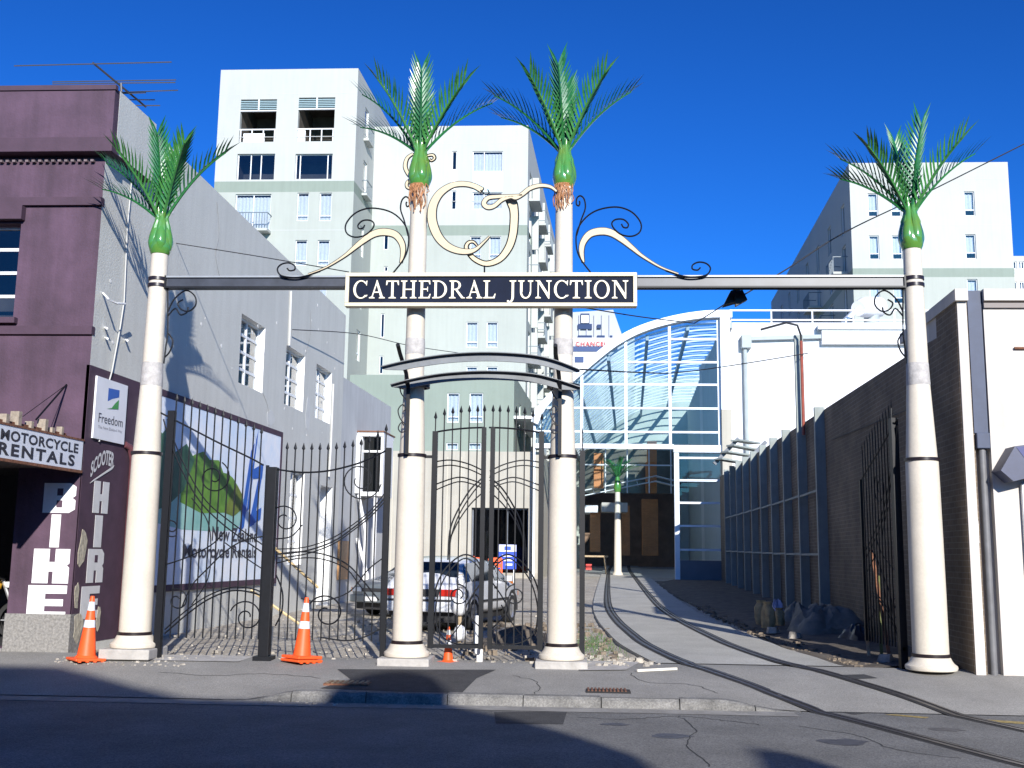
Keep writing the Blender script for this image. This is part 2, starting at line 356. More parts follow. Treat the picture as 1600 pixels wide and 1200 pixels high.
for nm, d, lb in (('left', 0, 'left grooved tram rail curving from the road into the lane'), ('right', 1.435, 'right grooved tram rail curving from the road into the lane')):
    pts = offs(left_line, d)
    t = thing('tram_rail', lb, 'tram rail', (pts[8][0], pts[8][1], ROADZ), 'tram rails in the paving')
    m1 = MB(); strip(m1, offs(pts, -.035), .055, .012, .012); m1.build('rail_head', railsteel, t)
    m1 = MB(); strip(m1, offs(pts, .06), .035, .010, .010); m1.build('check_rail', railsteel, t)
    m1 = MB(); strip(m1, offs(pts, .0), .23, .005); m1.build('flangeway', groove, t)
# shaded verge between lane and brick wall
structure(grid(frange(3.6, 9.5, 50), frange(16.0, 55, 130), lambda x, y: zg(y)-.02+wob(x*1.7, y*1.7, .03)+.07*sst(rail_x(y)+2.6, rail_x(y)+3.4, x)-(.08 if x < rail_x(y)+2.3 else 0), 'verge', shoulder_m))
# asphalt patches, worn paint
def patch(name, pts, mat, f=None, dz=.004):
    mb = MB(); mb.v = [Vector((p.x, p.y, (f(p.x, p.y) if f else ROADZ)+dz)) for p in pts]; mb.f = [tuple(range(len(pts)))]
    return structure(mb.build(name, mat))
def pxfoot(px, py):
    z = .05
    for i in range(30):
        d = ray(px, py); P = CAM+d*((z-CAM.z)/d.z); z = .5*z+.5*foot(P.x, min(P.y, 15.9))
    return P
def pxroad(px, py): d = ray(px, py); return CAM+d*((ROADZ-CAM.z)/d.z)
patch('asphalt_patch', [pxfoot(*q) for q in ((527, 1046), (775, 1047), (745, 1060), (722, 1083), (640, 1082), (500, 1076), (548, 1062))], asphalt2, foot, .005)
patch('asphalt_patch', [pxroad(*q) for q in ((772, 1113), (886, 1112), (880, 1132), (775, 1131))], asphalt2)
patch('asphalt_patch', [pxroad(*q) for q in ((1302, 1111), (1355, 1108), (1368, 1113), (1335, 1117))], asphalt2)
patch('asphalt_patch', [pxroad(*q) for q in ((1372, 1109), (1420, 1109), (1440, 1114), (1385, 1116))], asphalt2)
patch('asphalt_patch', [pxfoot(*q) for q in ((1312, 1055), (1350, 1054), (1372, 1060), (1325, 1062))], asphalt2, foot, .005)
yel = M('worn_yellow_paint', (.34, .25, .08), .9, var=.6, scale=16)
patch('yellow_line', [pxroad(*q) for q in ((1382, 1117), (1400, 1116.5), (1452, 1121), (1446, 1123))], yel)
patch('yellow_line', [pxroad(*q) for q in ((1530, 1124), (1640, 1131), (1640, 1135), (1530, 1127))], yel)
thr = M('threshold_concrete', (.42, .40, .37), .9, var=.2, scale=5, bump=.4, bscale=40)
patch('threshold_slab', [pxfoot(*q) for q in ((246, 1024), (400, 1026), (372, 1035), (238, 1033))], thr, foot, .012)
patch('threshold_slab', [pxfoot(*q) for q in ((905, 1033), (1000, 1036), (978, 1048), (905, 1049))], thr, foot, .014)
# cracks in the seal
crackm = M('crack_dark', (.03, .03, .032), .95)
def crack(pts, f, w=.014, seed=1):
    r = random.Random(seed); P_ = crom([(p.x, p.y) for p in pts], 7); P_ = [(x+r.uniform(-.03, .03), y+r.uniform(-.02, .02)) for x, y in P_]; A, B = offs(P_, -w/2), offs(P_, w/2); mb = MB()
    for i in range(len(P_)-1): mb.add([(*q, f(*q)+.0035) for q in (A[i], B[i], B[i+1], A[i+1])], [(0, 1, 2, 3)])
    structure(mb.build('crack', crackm))
rz = lambda x, y: ROADZ
crack([pxroad(*q) for q in ((905, 1121), (980, 1124), (1060, 1119), (1130, 1126), (1190, 1133))], rz, .016, 1); crack([pxroad(*q) for q in ((1060, 1119), (1085, 1140), (1075, 1165), (1110, 1199))], rz, .012, 2)
crack([pxroad(*q) for q in ((1250, 1135), (1340, 1150), (1400, 1172), (1500, 1185))], rz, .013, 3); crack([pxfoot(*q) for q in ((250, 1050), (330, 1056), (420, 1053), (500, 1060))], foot, .012, 4)
crack([pxfoot(*q) for q in ((800, 1056), (840, 1066), (838, 1084))], foot, .011, 5); crack([pxfoot(*q) for q in ((985, 1052), (1010, 1066), (1080, 1070), (1120, 1084))], foot, .011, 6)
oil = M('oil_stain', (.075, .075, .08), .6, var=.4, scale=9)
for k, (px, py, rx) in enumerate(((1050, 1150, .22), (1320, 1160, .3), (960, 1092+40, .16), (1480, 1140, .2))):
    c = pxroad(px, py); r = random.Random(k); patch('oil_stain', [Vector((c.x+rx*math.cos(a*.45)*r.uniform(.6, 1.1), c.y+rx*.8*math.sin(a*.45)*r.uniform(.6, 1.1), 0)) for a in range(14)], oil, None, .003)
# drain grate
g0 = pxfoot(918, 1078); t = thing('drain_grate', 'small rusty iron drain grate set in the footpath', 'drain grate', (g0.x, g0.y, foot(g0.x, g0.y)))
mb = MB()
for i in range(11): mb.box(g0.x+i*.045, g0.x+i*.045+.022, g0.y-.16, g0.y+.16, foot(g0.x, g0.y)-.01, foot(g0.x, g0.y)+.014)
mb.build('slat', rust, t)
MB().box(g0.x-.02, g0.x+.52, g0.y-.19, g0.y+.19, foot(g0.x, g0.y)-.02, foot(g0.x, g0.y)+.006).build('frame', groove, t)
c0 = pxfoot(545, 1067); t = thing('service_cover', 'worn iron service cover with cast lettering beside the dark footpath patch', 'service cover', (c0.x, c0.y, foot(c0.x, c0.y)))
fz = foot(c0.x, c0.y); MB().box(c0.x-.28, c0.x+.28, c0.y-.2, c0.y+.2, fz-.02, fz+.010).build('cover', rust, t)
mb = MB()
for i in range(8): mb.box(c0.x-.26+i*.067, c0.x-.225+i*.067, c0.y-.15, c0.y+.15, fz, fz+.016)
mb.build('rib', M('cast_iron_worn', (.2, .16, .1), .7, var=.4, scale=30), t)

# ================================================================ LEFT CORNER BUILDING (purple front, grey side)
def pbox(mb, P, u0, u1, z0, z1, d0, d1):
    vs = [P(u, z, d) for d in (d0, d1) for u, z in ((u0, z0), (u1, z0), (u1, z1), (u0, z1))]
    mb.add([tuple(v) for v in vs], [(0, 3, 2, 1), (4, 5, 6, 7), (0, 1, 5, 4), (1, 2, 6, 5), (2, 3, 7, 6), (3, 0, 4, 7)])
framew = M('window_frame_white', (.72, .74, .75), .5, var=.05, scale=5)
def window(parent, P, a, b, c, d, mull=(), trans=(), dep=.12, fw=.05, back='curtain', fm=None, sill=False, inner=.0, glassm=None, curt=(0., 1.)):
    fm = fm or framew; mb = MB()
    pbox(mb, P, a, b, c, c+fw, dep-.03, dep+.03); pbox(mb, P, a, b, d-fw, d, dep-.03, dep+.03)
    pbox(mb, P, a, a+fw, c+fw, d-fw, dep-.03, dep+.03); pbox(mb, P, b-fw, b, c+fw, d-fw, dep-.03, dep+.03)
    for m in mull: x = a+(b-a)*m; pbox(mb, P, x-fw/2, x+fw/2, c+fw, d-fw, dep-.026, dep+.026)
    for q in trans: z = c+(d-c)*q; pbox(mb, P, a+fw, b-fw, z-fw/2, z+fw/2, dep-.022, dep+.022)
    w = mb.build('window', fm, parent)
    us = [a+fw]+[a+(b-a)*m for m in mull]+[b-fw]; zs = [c+fw]+[c+(d-c)*q for q in trans]+[d-fw]
    for i in range(len(us)-1):
        for j in range(len(zs)-1):
            mb = MB(); mb.poly([P(us[i], zs[j], dep), P(us[i+1], zs[j], dep), P(us[i+1], zs[j+1], dep), P(us[i], zs[j+1], dep)]); mb.build('pane', glassm or winglass, w)
    if back:
        mb = MB(); pbox(mb, P, a-.25, b+.25, c-.2, d+.2, dep+1.6, dep+1.7)
        for (x0, x1, z0, z1) in ((a-.25, a-.2, c-.2, d+.2), (b+.2, b+.25, c-.2, d+.2), (a-.2, b+.2, c-.2, c-.15), (a-.2, b+.2, d+.15, d+.2)): pbox(mb, P, x0, x1, z0, z1, dep+.1, dep+1.6)
        mb.build('room', darkroom if back != 'dark' else dark, w)
    if back == 'curtain':
        mb = MB(); n = max(10, int((b-a)/.07)); A = []
        lo, hi = curt
        for i in range(n+1):
            u = a+.02+(b-a-.04)*i/n; A.append((u, dep+.16+.03*math.sin(i*1.9)))
        zt = c+(d-c)*hi-.12; zb = c+(d-c)*lo
        for (u0, d0), (u1, d1) in zip(A, A[1:]): mb.poly([P(u0, zb, d0), P(u1, zb, d1), P(u1, zt, d1), P(u0, zt, d0)])
        mb.build('curtain', curtain, w)
    if sill:
        mb = MB(); pbox(mb, P, a-.05, b+.05, c-.06, c, -.05, .1); mb.build('sill', fm, w)
    return w
LB0 = (-7.4, 16.0); S = skew(*LB0)
LB = thing('corner_building', 'two storey corner building with purple street front and grey side wall', 'building', (-7.4, 16, 0))
PF = lambda u, z, d: S(u, d, z)                        # street front, u along x
PS = lambda u, z, d: S(-d, u, z)                       # side wall, u along the lane
mb = MB(); wall_holes(mb, PF, -16, 0, 0, 7.84, [(-11, -.96, .2, 2.95), (-3.3, -1.28, 5.2, 6.72)], .3); mb.build('street_wall', purple, LB)
side_holes = [(6.32, 7.85, 5.2, 6.7), (9.43, 10.95, 5.18, 6.62), (12.0, 13.5, 5.18, 6.62), (10.2, 11.35, 1.35, 3.65)]
mb = MB(); wall_holes(mb, PS, 0, 14.75, 0, 8.9, side_holes+[(12.85, 14.0, .2, 3.45)], .0)
mb.poly([S(0, 14.75, 0), S(-14, 14.75, 0), S(-14, 14.75, 8.9), S(0, 14.75, 8.9)]); mb.poly([S(0, 0, 8.6), S(0, 14.75, 8.6), S(-16, 14.75, 8.6), S(-16, 0, 8.6)])
mb.poly([S(-.25, .2, 8.6), S(-.25, 14.75, 8.6), S(-.25, 14.75, 8.9), S(-.25, .2, 8.9)]); mb.poly([S(-.25, .2, 8.9), S(-.25, 14.75, 8.9), S(0, 14.75, 8.9), S(0, .2, 8.9)])
for v in mb.v:
    if v.z > 8.55: v.z += .05-.028*(v.y-16)
mb.build('side_wall', greywall, LB)
mb = MB(S)
mb.box(-16, .16, -.16, .35, 7.86, 8.90); mb.box(-.3, .16, .35, 1.35, 7.86, 8.90); par = mb.build('parapet', purple, LB)
MB(S).box(-.28, .163, .0, 1.353, 7.865, 8.905).build('parapet_return', greywall, LB)
MB(S).box(-16, .2, -.22, .0, 7.82, 8.06).build('cornice', purple_tr, LB, bevel=.01)
MB(S).box(-16, .18, -.185, -.1, 8.86, 8.94).build('coping', purple_tr, LB)
mb = MB(S)
for i in range(150): mb.box(-16+i*.106, -15.95+i*.106, -.07, .02, 7.71, 7.745)
mb.build('corrugated_strip', M('iron_sheet', (.16, .12, .13), .7, var=.3, scale=8), LB)
MB(S).box(-16, .012, -.06, .05, 7.0, 7.13).build('string_course', purple_tr, LB)
MB(S).box(-16, .012, -.05, .05, 4.93, 5.06).build('string_course', purple_tr, LB)
MB(S).box(-3.4, -1.22, -.12, .02, 6.76, 6.98).build('window_hood', purple_tr, LB)
MB(S).box(-3.4, -1.20, -.1, .02, 5.1, 5.19).build('window_sill', purple_tr, LB)
window(LB, PF, -3.3, -1.28, 5.2, 6.72, (.5,), (.25, .5, .75), .2, .05, 'room')
rev = M('reveal_white', (.78, .78, .76), .6, var=.08, scale=5)
for a, b, c, d in side_holes:
    mb = MB()
    for q in ([(a, c), (b, c)], [(b, c), (b, d)], [(b, d), (a, d)], [(a, d), (a, c)]):
        (ua, za), (ub, zb) = q; mb.poly([PS(ua, za, .0), PS(ua, za, .2), PS(ub, zb, .2), PS(ub, zb, .0)])
    mb.build('window_reveal', rev, LB)
    window(LB, PS, a, b, c, d, (.5,), (.25, .5, .75), .17, .06, 'room')
a, b, c, d = 12.85, 14.0, .2, 3.45; mb = MB()
for q in ([(a, c), (b, c)], [(b, c), (b, d)], [(b, d), (a, d)], [(a, d), (a, c)]):
    (ua, za), (ub, zb) = q; mb.poly([PS(ua, za, .0), PS(ua, za, .35), PS(ub, zb, .35), PS(ub, zb, .0)])
mb.build('door_reveal', rev, LB)
mb = MB(); pbox(mb, PS, a, b, c, d, .33, .38); dr = mb.build('door', M('door_white', (.7, .7, .68), .6, var=.1, scale=3), LB)
mb = MB(); pbox(mb, PS, a+.1, a+.16, 1.1, 1.25, .28, .33); mb.build('handle', steelgrey, dr)
# shop opening
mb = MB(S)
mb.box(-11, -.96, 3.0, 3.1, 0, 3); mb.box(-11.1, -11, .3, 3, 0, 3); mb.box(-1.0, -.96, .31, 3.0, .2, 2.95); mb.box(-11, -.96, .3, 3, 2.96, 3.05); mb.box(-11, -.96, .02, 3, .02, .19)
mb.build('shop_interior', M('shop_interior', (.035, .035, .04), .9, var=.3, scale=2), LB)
granite = M('granite_plinth', (.24, .23, .215), .7, var=.45, scale=28, bump=.2, bscale=60)
MB(S).box(-.99, .012, -.035, .5, .02, .70).build('plinth', granite, LB)
MB(S).box(-14, -.99, -.05, .3, .02, .19).build('shop_step', granite, LB)
MB(S).box(-.97, -.01, -.02, .1, .70, 2.86).build('pilaster', purple, LB)
# side: purple dado zone, pipes
MB(S).box(-.05, .006, -.0, 2.25, .25, 4.46).build('side_paint_panel', purple_tr, LB)
MB().tube([S(.07, 1.52, .1), S(.07, 1.52, 3.1), S(.07, 1.40, 3.32), S(.02, 1.30, 3.36)], .055, 10).build('downpipe', M('red_purple_pipe', (.14, .05, .06), .5, var=.2, scale=6), LB, True)
plast = M('bare_plaster', (.44, .40, .31), .95, var=.3, scale=9, bump=.6, bscale=20)
R_.seed(11)
for k, (y0, z0, w, h) in enumerate([(.03, 1.35, .28, .62), (.02, .75, .16, .42), (.05, .25, .3, .5), (.75, .38, .14, .42)]):
    n = 13; pts = [S(.009+.001*k, y0+w/2+w/2*math.cos(6.283*i/n)*R_.uniform(.6, 1.1), z0+h/2+h/2*math.sin(6.283*i/n)*R_.uniform(.7, 1.1)) for i in range(n)]
    MB().prism([tuple(p) for p in pts], (.006, 0, 0)).build('bare_patch', plast, LB)
wcab = M('cable_grey', (.5, .5, .48), .6); dcab = M('cable_black', (.02, .02, .022), .6)
def P_s(px, py, off=.03): p = atp(px, py, -7.4+off, 16); return p
MB().tube([P_s(*q) for q in ((209, 188), (205, 290), (199, 355), (194, 470), (188, 510), (175, 580), (165, 615), (155, 690))], .012, 5).build('conduit', wcab, LB)
MB().tube([P_s(*q) for q in ((455, 455), (452, 540))], .03, 6).build('vent_pipe', wcab, LB)
MB().tube([P_s(*q) for q in ((521, 600), (517, 700), (514, 745))], .03, 6).build('vent_pipe', wcab, LB)
MB().tube([P_s(161, 458, .02), P_s(170, 468, .25), P_s(183, 474, .28), P_s(196, 475, .25)], .018, 6).build('bracket_arm', bwhite, LB)
for q in ((164, 512), (165, 528), (196, 531)): MB().tube([P_s(*q, .0), P_s(q[0]+3, q[1]+1, .09)], .02, 6).build('bolt_stub', bwhite, LB)
R_.seed(21)
chip = M('paint_chip', (.74, .73, .70), .9); patchm = M('render_repair', (.60, .605, .58), .9, var=.08, scale=3, bump=.3, bscale=30)
for k in range(26):
    y0, z0, s0 = R_.uniform(.3, 14.3), R_.uniform(4.6, 8.3), R_.uniform(.015, .045); MB().prism([tuple(S(.001, y0+s0*math.cos(i*1.05)*R_.uniform(.6, 1.2), z0+s0*math.sin(i*1.05)*R_.uniform(.6, 1.3))) for i in range(6)], (.004, 0, 0)).build('paint_chip', chip, LB)
for y0, z0, w0, h0 in ((8.5, 4.72, .3, .2), (11.4, 5.2, .2, .5)):
    MB().prism([tuple(S(.001, y0+w0*math.cos(i*.524)*R_.uniform(.8, 1.1), z0+h0*math.sin(i*.524)*R_.uniform(.8, 1.1))) for i in range(12)], (.003, 0, 0)).build('render_repair', patchm, LB)
for pts in (((4.6, 8.6), (4.8, 8.0), (4.7, 7.5), (5.1, 7.0)), ((7.9, 5.2), (8.3, 4.9), (8.4, 4.5)), ((11.0, 6.7), (11.3, 7.3), (11.2, 7.9))):
    MB().tube([S(.002, y, z) for y, z in crom(pts, 4)], .006, 4).build('hairline_crack', M('hairline', (.2, .2, .2), .9), LB)
# lower wing beyond
mb = MB(S); mb.box(-9, -.03, 14.76, 21.3, 0, 6.72); mb.build('rear_wing', palegrey, LB)
bay = MB(S); bay.box(-.02, .06, 16.6, 18.2, 3.45, 5.2); bay.box(-.02, .78, 16.7, 18.2, 5.2, 5.32); bay.box(.06, .12, 16.75, 18.1, 3.5, 5.2); bay.box(.70, .78, 16.75, 18.1, 3.5, 5.2); bay.box(.12, .70, 18.0, 18.1, 3.5, 5.2); bay.box(.06, .78, 16.75, 18.1, 3.38, 3.5)
bo = bay.build('oriel_window', bwhite, LB)
MB(S).box(.12, .70, 17.0, 17.01, 3.5, 5.2).build('pane', shopglass, bo); MB(S).box(.12, .70, 16.9, 16.96, 4.72, 4.78).build('glazing_bar', bwhite, bo)
MB(S).box(-.05, .80, 16.65, 18.3, 5.32, 5.36).build('flashing', rust, bo)
for z, x in ((2.9, .35), (1.6, .45)): MB().tube([S(.1, 16.6, z+.5), S(x, 16.6, z-.6), S(x, 16.6, .3)], .05, 8).build('waste_pipe', bwhite, LB)
MB().tube([S(.55, 16.9, 3.4), S(.55, 16.9, .3)], .06, 8).build('waste_pipe', bwhite, LB)
mb = MB(S); mb.box(-.02, .03, 14.9, 16.0, .9, 2.0); mb.build('timber_hatch', M('varnished_timber', (.5, .26, .1), .5, var=.25, scale=7), LB)

# ---- awning with its end sign
aw = thing('shop_awning', 'old projecting shop awning with rusty beams on the purple front', 'awning', S(-.5, -1.3, 2.84))
MB(S).box(-9, -.04, -2.75, -.0, 2.86, 3.24).build('deck', M('awning_board', (.075, .06, .055), .85, var=.4, scale=6), aw)
MB(S).box(-9, -.02, -2.78, -.02, 3.245, 3.31).build('edge_beam', rust, aw)
MB(S).box(-.36, -.26, -2.7, -.05, 3.315, 3.39).build('edge_beam', rust, aw)
for y, h, w in ((-1.45, .30, .05), (-.75, .27, .05), (-.25, .2, .035), (-1.75, .2, .05), (-1.1, .17, .04), (-.55, .14, .05)):
    MB(S).box(-.26-w*1.5, -.26+w, y, y+w*1.6, 3.32, 3.32+h*.75).build('timber_post', M('grey_timber', (.33, .28, .22), .9, var=.4, scale=12), aw)
for pa, pb in (((104, 601), (86, 655)), ((104, 601), (60, 648))):
    A = at(*pa, 15.98); B = S(-.3, -.85 if pb[0] == 86 else -1.2, 3.5); MB().tube([A, B], .014 if pb[0] == 86 else .005, 6).build('stay_rod', black, aw)
sg = thing('fascia_sign', 'white fascia sign lettered MOTORCYCLE RENTALS on the awning end', 'sign', S(0, -1.3, 2.83))
MB(S).box(-.035, .02, -2.72, -.06, 2.83, 3.27).build('board', M('sign_white', (.66, .69, .74), .5, var=.05, scale=5), sg)
PA = lambda u0, u1, z0, z1: (lambda u, v: S(.0235, u0+(u1-u0)*u, z0+(z1-z0)*v))
mb = MB(); text_on(mb, 'MOTORCYCLE', PA(-2.24, -.20, 3.07, 3.215), .03, 1.08); mb.build('lettering', M('sign_black', (.02, .02, .03), .5), sg)
mb = MB(); text_on(mb, 'RENTALS', PA(-2.27, -.28, 2.87, 3.04), .035, 1.25); mb.build('lettering', MATS['sign_black'], sg)
mb = MB(S); mb.box(-.03, .03, -2.75, -.04, 2.79, 2.83); mb.box(-.03, .03, -2.75, -.04, 3.27, 3.30); mb.build('trim', rust, sg)
# painted letters
letw = M('letter_white', (.80, .80, .80), .6, var=.06, scale=8)
def block(ch):
    E_ = [('E', [(0, 0), (1, 0), (1, .24), (.45, .24), (.45, .40), (.92, .40), (.92, .60), (.45, .60), (.45, .76), (1, .76), (1, 1), (0, 1)]),
          ('I', [(.25, 0), (.8, 0), (.8, 1), (.25, 1)]),
          ('K', [(0, 0), (.44, 0), (.44, .34), (.56, .34), (.56, 0), (1, 0), (1, .46), (.93, .52), (1, .58), (1, 1), (.6, 1), (.6, .62), (.44, .62), (.44, 1), (0, 1)]),
          ('B', [(0, 0), (.82, 0), (1, .12), (1, .42), (.9, .5), (1, .58), (1, .88), (.82, 1), (0, 1)]),
          ('H', [(0, 0), (.42, 0), (.42, .38), (.58, .38), (.58, 0), (1, 0), (1, 1), (.58, 1), (.58, .6), (.42, .6), (.42, 1), (0, 1)]),
          ('R', [(0, 0), (.42, 0), (.42, .36), (.58, .36), (.58, 0), (1, 0), (1, .42), (.92, .5), (1, .58), (1, .86), (.84, 1), (0, 1)])]
    return dict(E_)[ch]
bs = thing('painted_sign', 'large white letters BIKE painted down the purple street pilaster', 'sign', S(-.5, 0, .85))
for ch, (a, c, b, d) in zip('BIKE', ((66, 755, 120, 801), (70, 804, 101, 855), (49, 858, 110, 911), (40, 915, 105, 968))):
    p, q = at(a, d, 15.97), at(b, c, 15.97); mb = MB(); mb.prism([(p.x+(q.x-p.x)*u, 15.9715, p.z+(q.z-p.z)*v) for u, v in block(ch)], (0, .004, 0)); lo = mb.build('letter', letw, bs)
    if ch == 'B':
        for z0, z1 in ((.18, .42), (.58, .82)): MB().prism([(p.x+(q.x-p.x)*u, 15.9695, p.z+(q.z-p.z)*v) for u, v in ((.42, z0), (.6, z0), (.6, z1), (.42, z1))], (0, .003, 0)).build('counter', purple, lo)
hs_ = thing('painted_sign', 'white letters SCOOTER HIRE painted down the grey building side', 'sign', S(0, .5, .8))
letdim = M('letter_white_dimmed', (.62, .62, .62), .6, var=.08, scale=8)  # white letter paint greyed, grazing sun on the side wall put into its colour
for ch, (a, c, b, d) in zip('HIRE', ((144, 754, 171, 801), (140, 806, 165, 855), (134, 858, 163, 911), (124, 915, 156, 968))):
    p, q = atp(a, d, -7.39, 16), atp(b, c, -7.39, 16); zc = [atp(a, c, -7.39, 16).z, atp(b, d, -7.39, 16).z]
    pr = [(p.y+(q.y-p.y)*u, p.z+(q.z-p.z)*v) for u, v in block(ch)]
    mb = MB(); mb.prism([(-7.39+(y-16)*DX/DY, y, z) for y, z in pr], (.004, 0, 0)); lo = mb.build('letter', letdim, hs_)
    if ch == 'R':
        pr = [(p.y+(q.y-p.y)*u, p.z+(q.z-p.z)*v) for u, v in ((.42, .6), (.6, .6), (.6, .82), (.42, .82))]; MB().prism([(-7.387+(y-16)*DX/DY, y, z) for y, z in pr], (.004, 0, 0)).build('counter', purple_tr, lo)
p, q = atp(141, 745, -7.385, 16), atp(178, 722, -7.385, 16)
mb = MB(); text_on(mb, 'SCOOTER', lambda u, v: Vector((-7.384+(p.y+(q.y-p.y)*u-16)*DX/DY, p.y+(q.y-p.y)*u, p.z-.02+.20*u+.12*math.sin(u*3.1)+.24*v)), .03); mb.build('lettering', letdim, hs_)
mb = MB(); mb.prism([(-7.385+(y-16)*DX/DY, y, z) for y, z in ((p.y, p.z-.10), (q.y-.05, q.z-.12), (q.y+.02, q.z-.05), (p.y+.1, p.z-.04))], (.004, 0, 0)); mb.build('underline', letdim, hs_)
# panels on the side wall
def panel_thing(name, label, y0, y1, z0, z1, mat, x=.012, th=.03):
    t = thing(name, label, 'sign', S(0, (y0+y1)/2, z0)); MB(S).box(x, x+th, y0, y1, z0, z1).build('board', mat, t)
    return t, (lambda u, v, e=.003: S(x+th+e, y0+(y1-y0)*u, z0+(z1-z0)*v))
boardw = M('board_white', (.74, .75, .78), .5, var=.05, scale=3)
t, PB = panel_thing('hire_sign', 'white sign with blue and green logo lettered Freedom on the side wall', .18, 1.22, 3.35, 4.32, boardw)
blue_p = M('print_blue', (.02, .10, .42), .5, var=.1, scale=4); green_p = M('print_green', (.05, .30, .06), .5, var=.1, scale=4); ink = M('print_ink', (.05, .05, .07), .6)
def shape(parent, PB, pts, mat, name, e=.003):
    mb = MB(); mb.poly([PB(u, v, e) for u, v in pts]); return mb.build(name, mat, parent)
shape(t, PB, [(.36, .52), (.72, .56), (.72, .88), (.36, .86)], boardw, 'logo_ground', .003)
shape(t, PB, [(.36, .64), (.5, .70), (.72, .76), (.72, .88), (.36, .86)], blue_p, 'logo_sky', .005)
shape(t, PB, [(.36, .52), (.72, .56), (.72, .72), (.6, .64), (.5, .55)], green_p, 'logo_hill', .006)
mb = MB(); text_on(mb, 'Freedom', lambda u, v: PB(.12+.78*u, .27+.15*v+.01*u, .004)); mb.build('lettering', ink, t)
mb = MB(); text_on(mb, 'The New Zealand Way', lambda u, v: PB(.12+.78*u, .16+.06*v+.01*u, .004)); mb.build('lettering', M('print_grey', (.3, .3, .33), .6), t)
panel_thing('blank_sign', 'plain white sign board half hidden behind the left cream column', 1.72, 2.5, 2.95, 4.2, boardw, .014)
# mural
mu, PB = panel_thing('mural_billboard', 'large painted billboard of a green bay lettered New Zealand Motorcycle Rentals', 2.35, 9.2, 1.05, 4.35, M('mural_sky', (.64, .76, .90), .6, c2=(.88, .89, .91), scale=1.3), .012)
mb = MB(S)
for q in ((2.25, 9.32, .93, 1.05), (2.25, 9.32, 4.35, 4.47), (9.2, 9.32, 1.05, 4.35)): mb.box(.008, .05, *q)
mb.build('frame', purple_tr, mu)
MG = M('mural_green', (.16, .34, .04), .6, c2=(.06, .16, .02), scale=4, detail=8); MG2 = M('mural_dark_green', (.025, .09, .05), .6, c2=(.05, .16, .09), scale=4); MT = M('mural_teal', (.22, .47, .42), .6, c2=(.34, .58, .52), scale=2)
shape(mu, PB, [(.02, .33), (.2, .30), (.45, .30), (.62, .32), (.68, .42), (.7, .52), (.02, .5)], MT, 'mural_sea')
shape(mu, PB, [(.18, .45), (.33, .40), (.52, .42), (.62, .50), (.60, .60), (.56, .64), (.52, .66), (.48, .66), (.44, .73), (.37, .72), (.32, .76), (.26, .73), (.22, .70), (.18, .64)], MG, 'mural_hill', .005)
shape(mu, PB, [(.0, .38), (.10, .42), (.2, .52), (.26, .70), (.2, .78), (.13, .72), (.1, .88), (.04, .80), (.0, .86)], MG2, 'mural_bush', .007)
shape(mu, PB, [(.50, .42), (.58, .40), (.66, .46), (.65, .54), (.60, .60), (.55, .54)], M('mural_olive', (.16, .21, .03), .6, var=.3, scale=4), 'mural_headland', .008)
mblue = M('mural_blue', (.02, .12, .5), .6, var=.1, scale=3)
for pts in ([(.72, .30), (.78, .34), (.86, .90), (.82, .84)], [(.80, .44), (.83, .46), (.90, 1.0), (.875, .92)], [(.85, .72), (.985, .78), (.975, .68), (.86, .66)], [(.90, .36), (.83, .34), (.93, .68), (.97, .68)], [(.83, .34), (.98, .40), (.985, .48), (.84, .42)]):
    shape(mu, PB, [(.63+(u-.72)*.75, v) for u, v in pts], mblue, 'logo_stroke', .010+.001*R_.random())
mb = MB(); text_on(mb, 'New Zealand', lambda u, v: PB(.415+.385*u, .245+.085*v, .012), .02); mb.build('lettering', ink, mu)
mb = MB(); text_on(mb, 'Motorcycle Rentals', lambda u, v: PB(.22+.58*u, .12+.10*v, .012), .02); mb.build('lettering', ink, mu)

# TV aerial on the roof
ae = thing('tv_aerial', 'tangled television aerial on the purple building roof', 'aerial', at(190, 152, 17.2))
alu = M('aerial_metal', (.10, .10, .11), .5, .5); mb = MB(); Ya = 17.2
mb.tube([at(190, 160, Ya), at(189, 130, Ya)], .022, 6); mb.build('mast', alu, ae)
b0, b1 = at(145, 98, Ya-.6), at(228, 167, Ya+.6); MB().tube([b0, b1], .018, 6).build('boom', alu, ae)
for (x0, y0, x1, y1, dy, f_) in ((22, 103, 268, 97, -.6, 0), (82, 128, 275, 125, 0, 0), (82, 131, 274, 129, 0, 0), (120, 147, 278, 141, .2, 0), (166, 147, 228, 145, .2, 0), (195, 156, 242, 156, .4, 0), (204, 165, 250, 165, .6, 0)):
    MB().tube([at(x0, y0, Ya+dy), at(x1, y1, Ya+dy)], .011, 5).build('element', M('aerial_rod', (.10, .10, .11), .5, .3), ae)
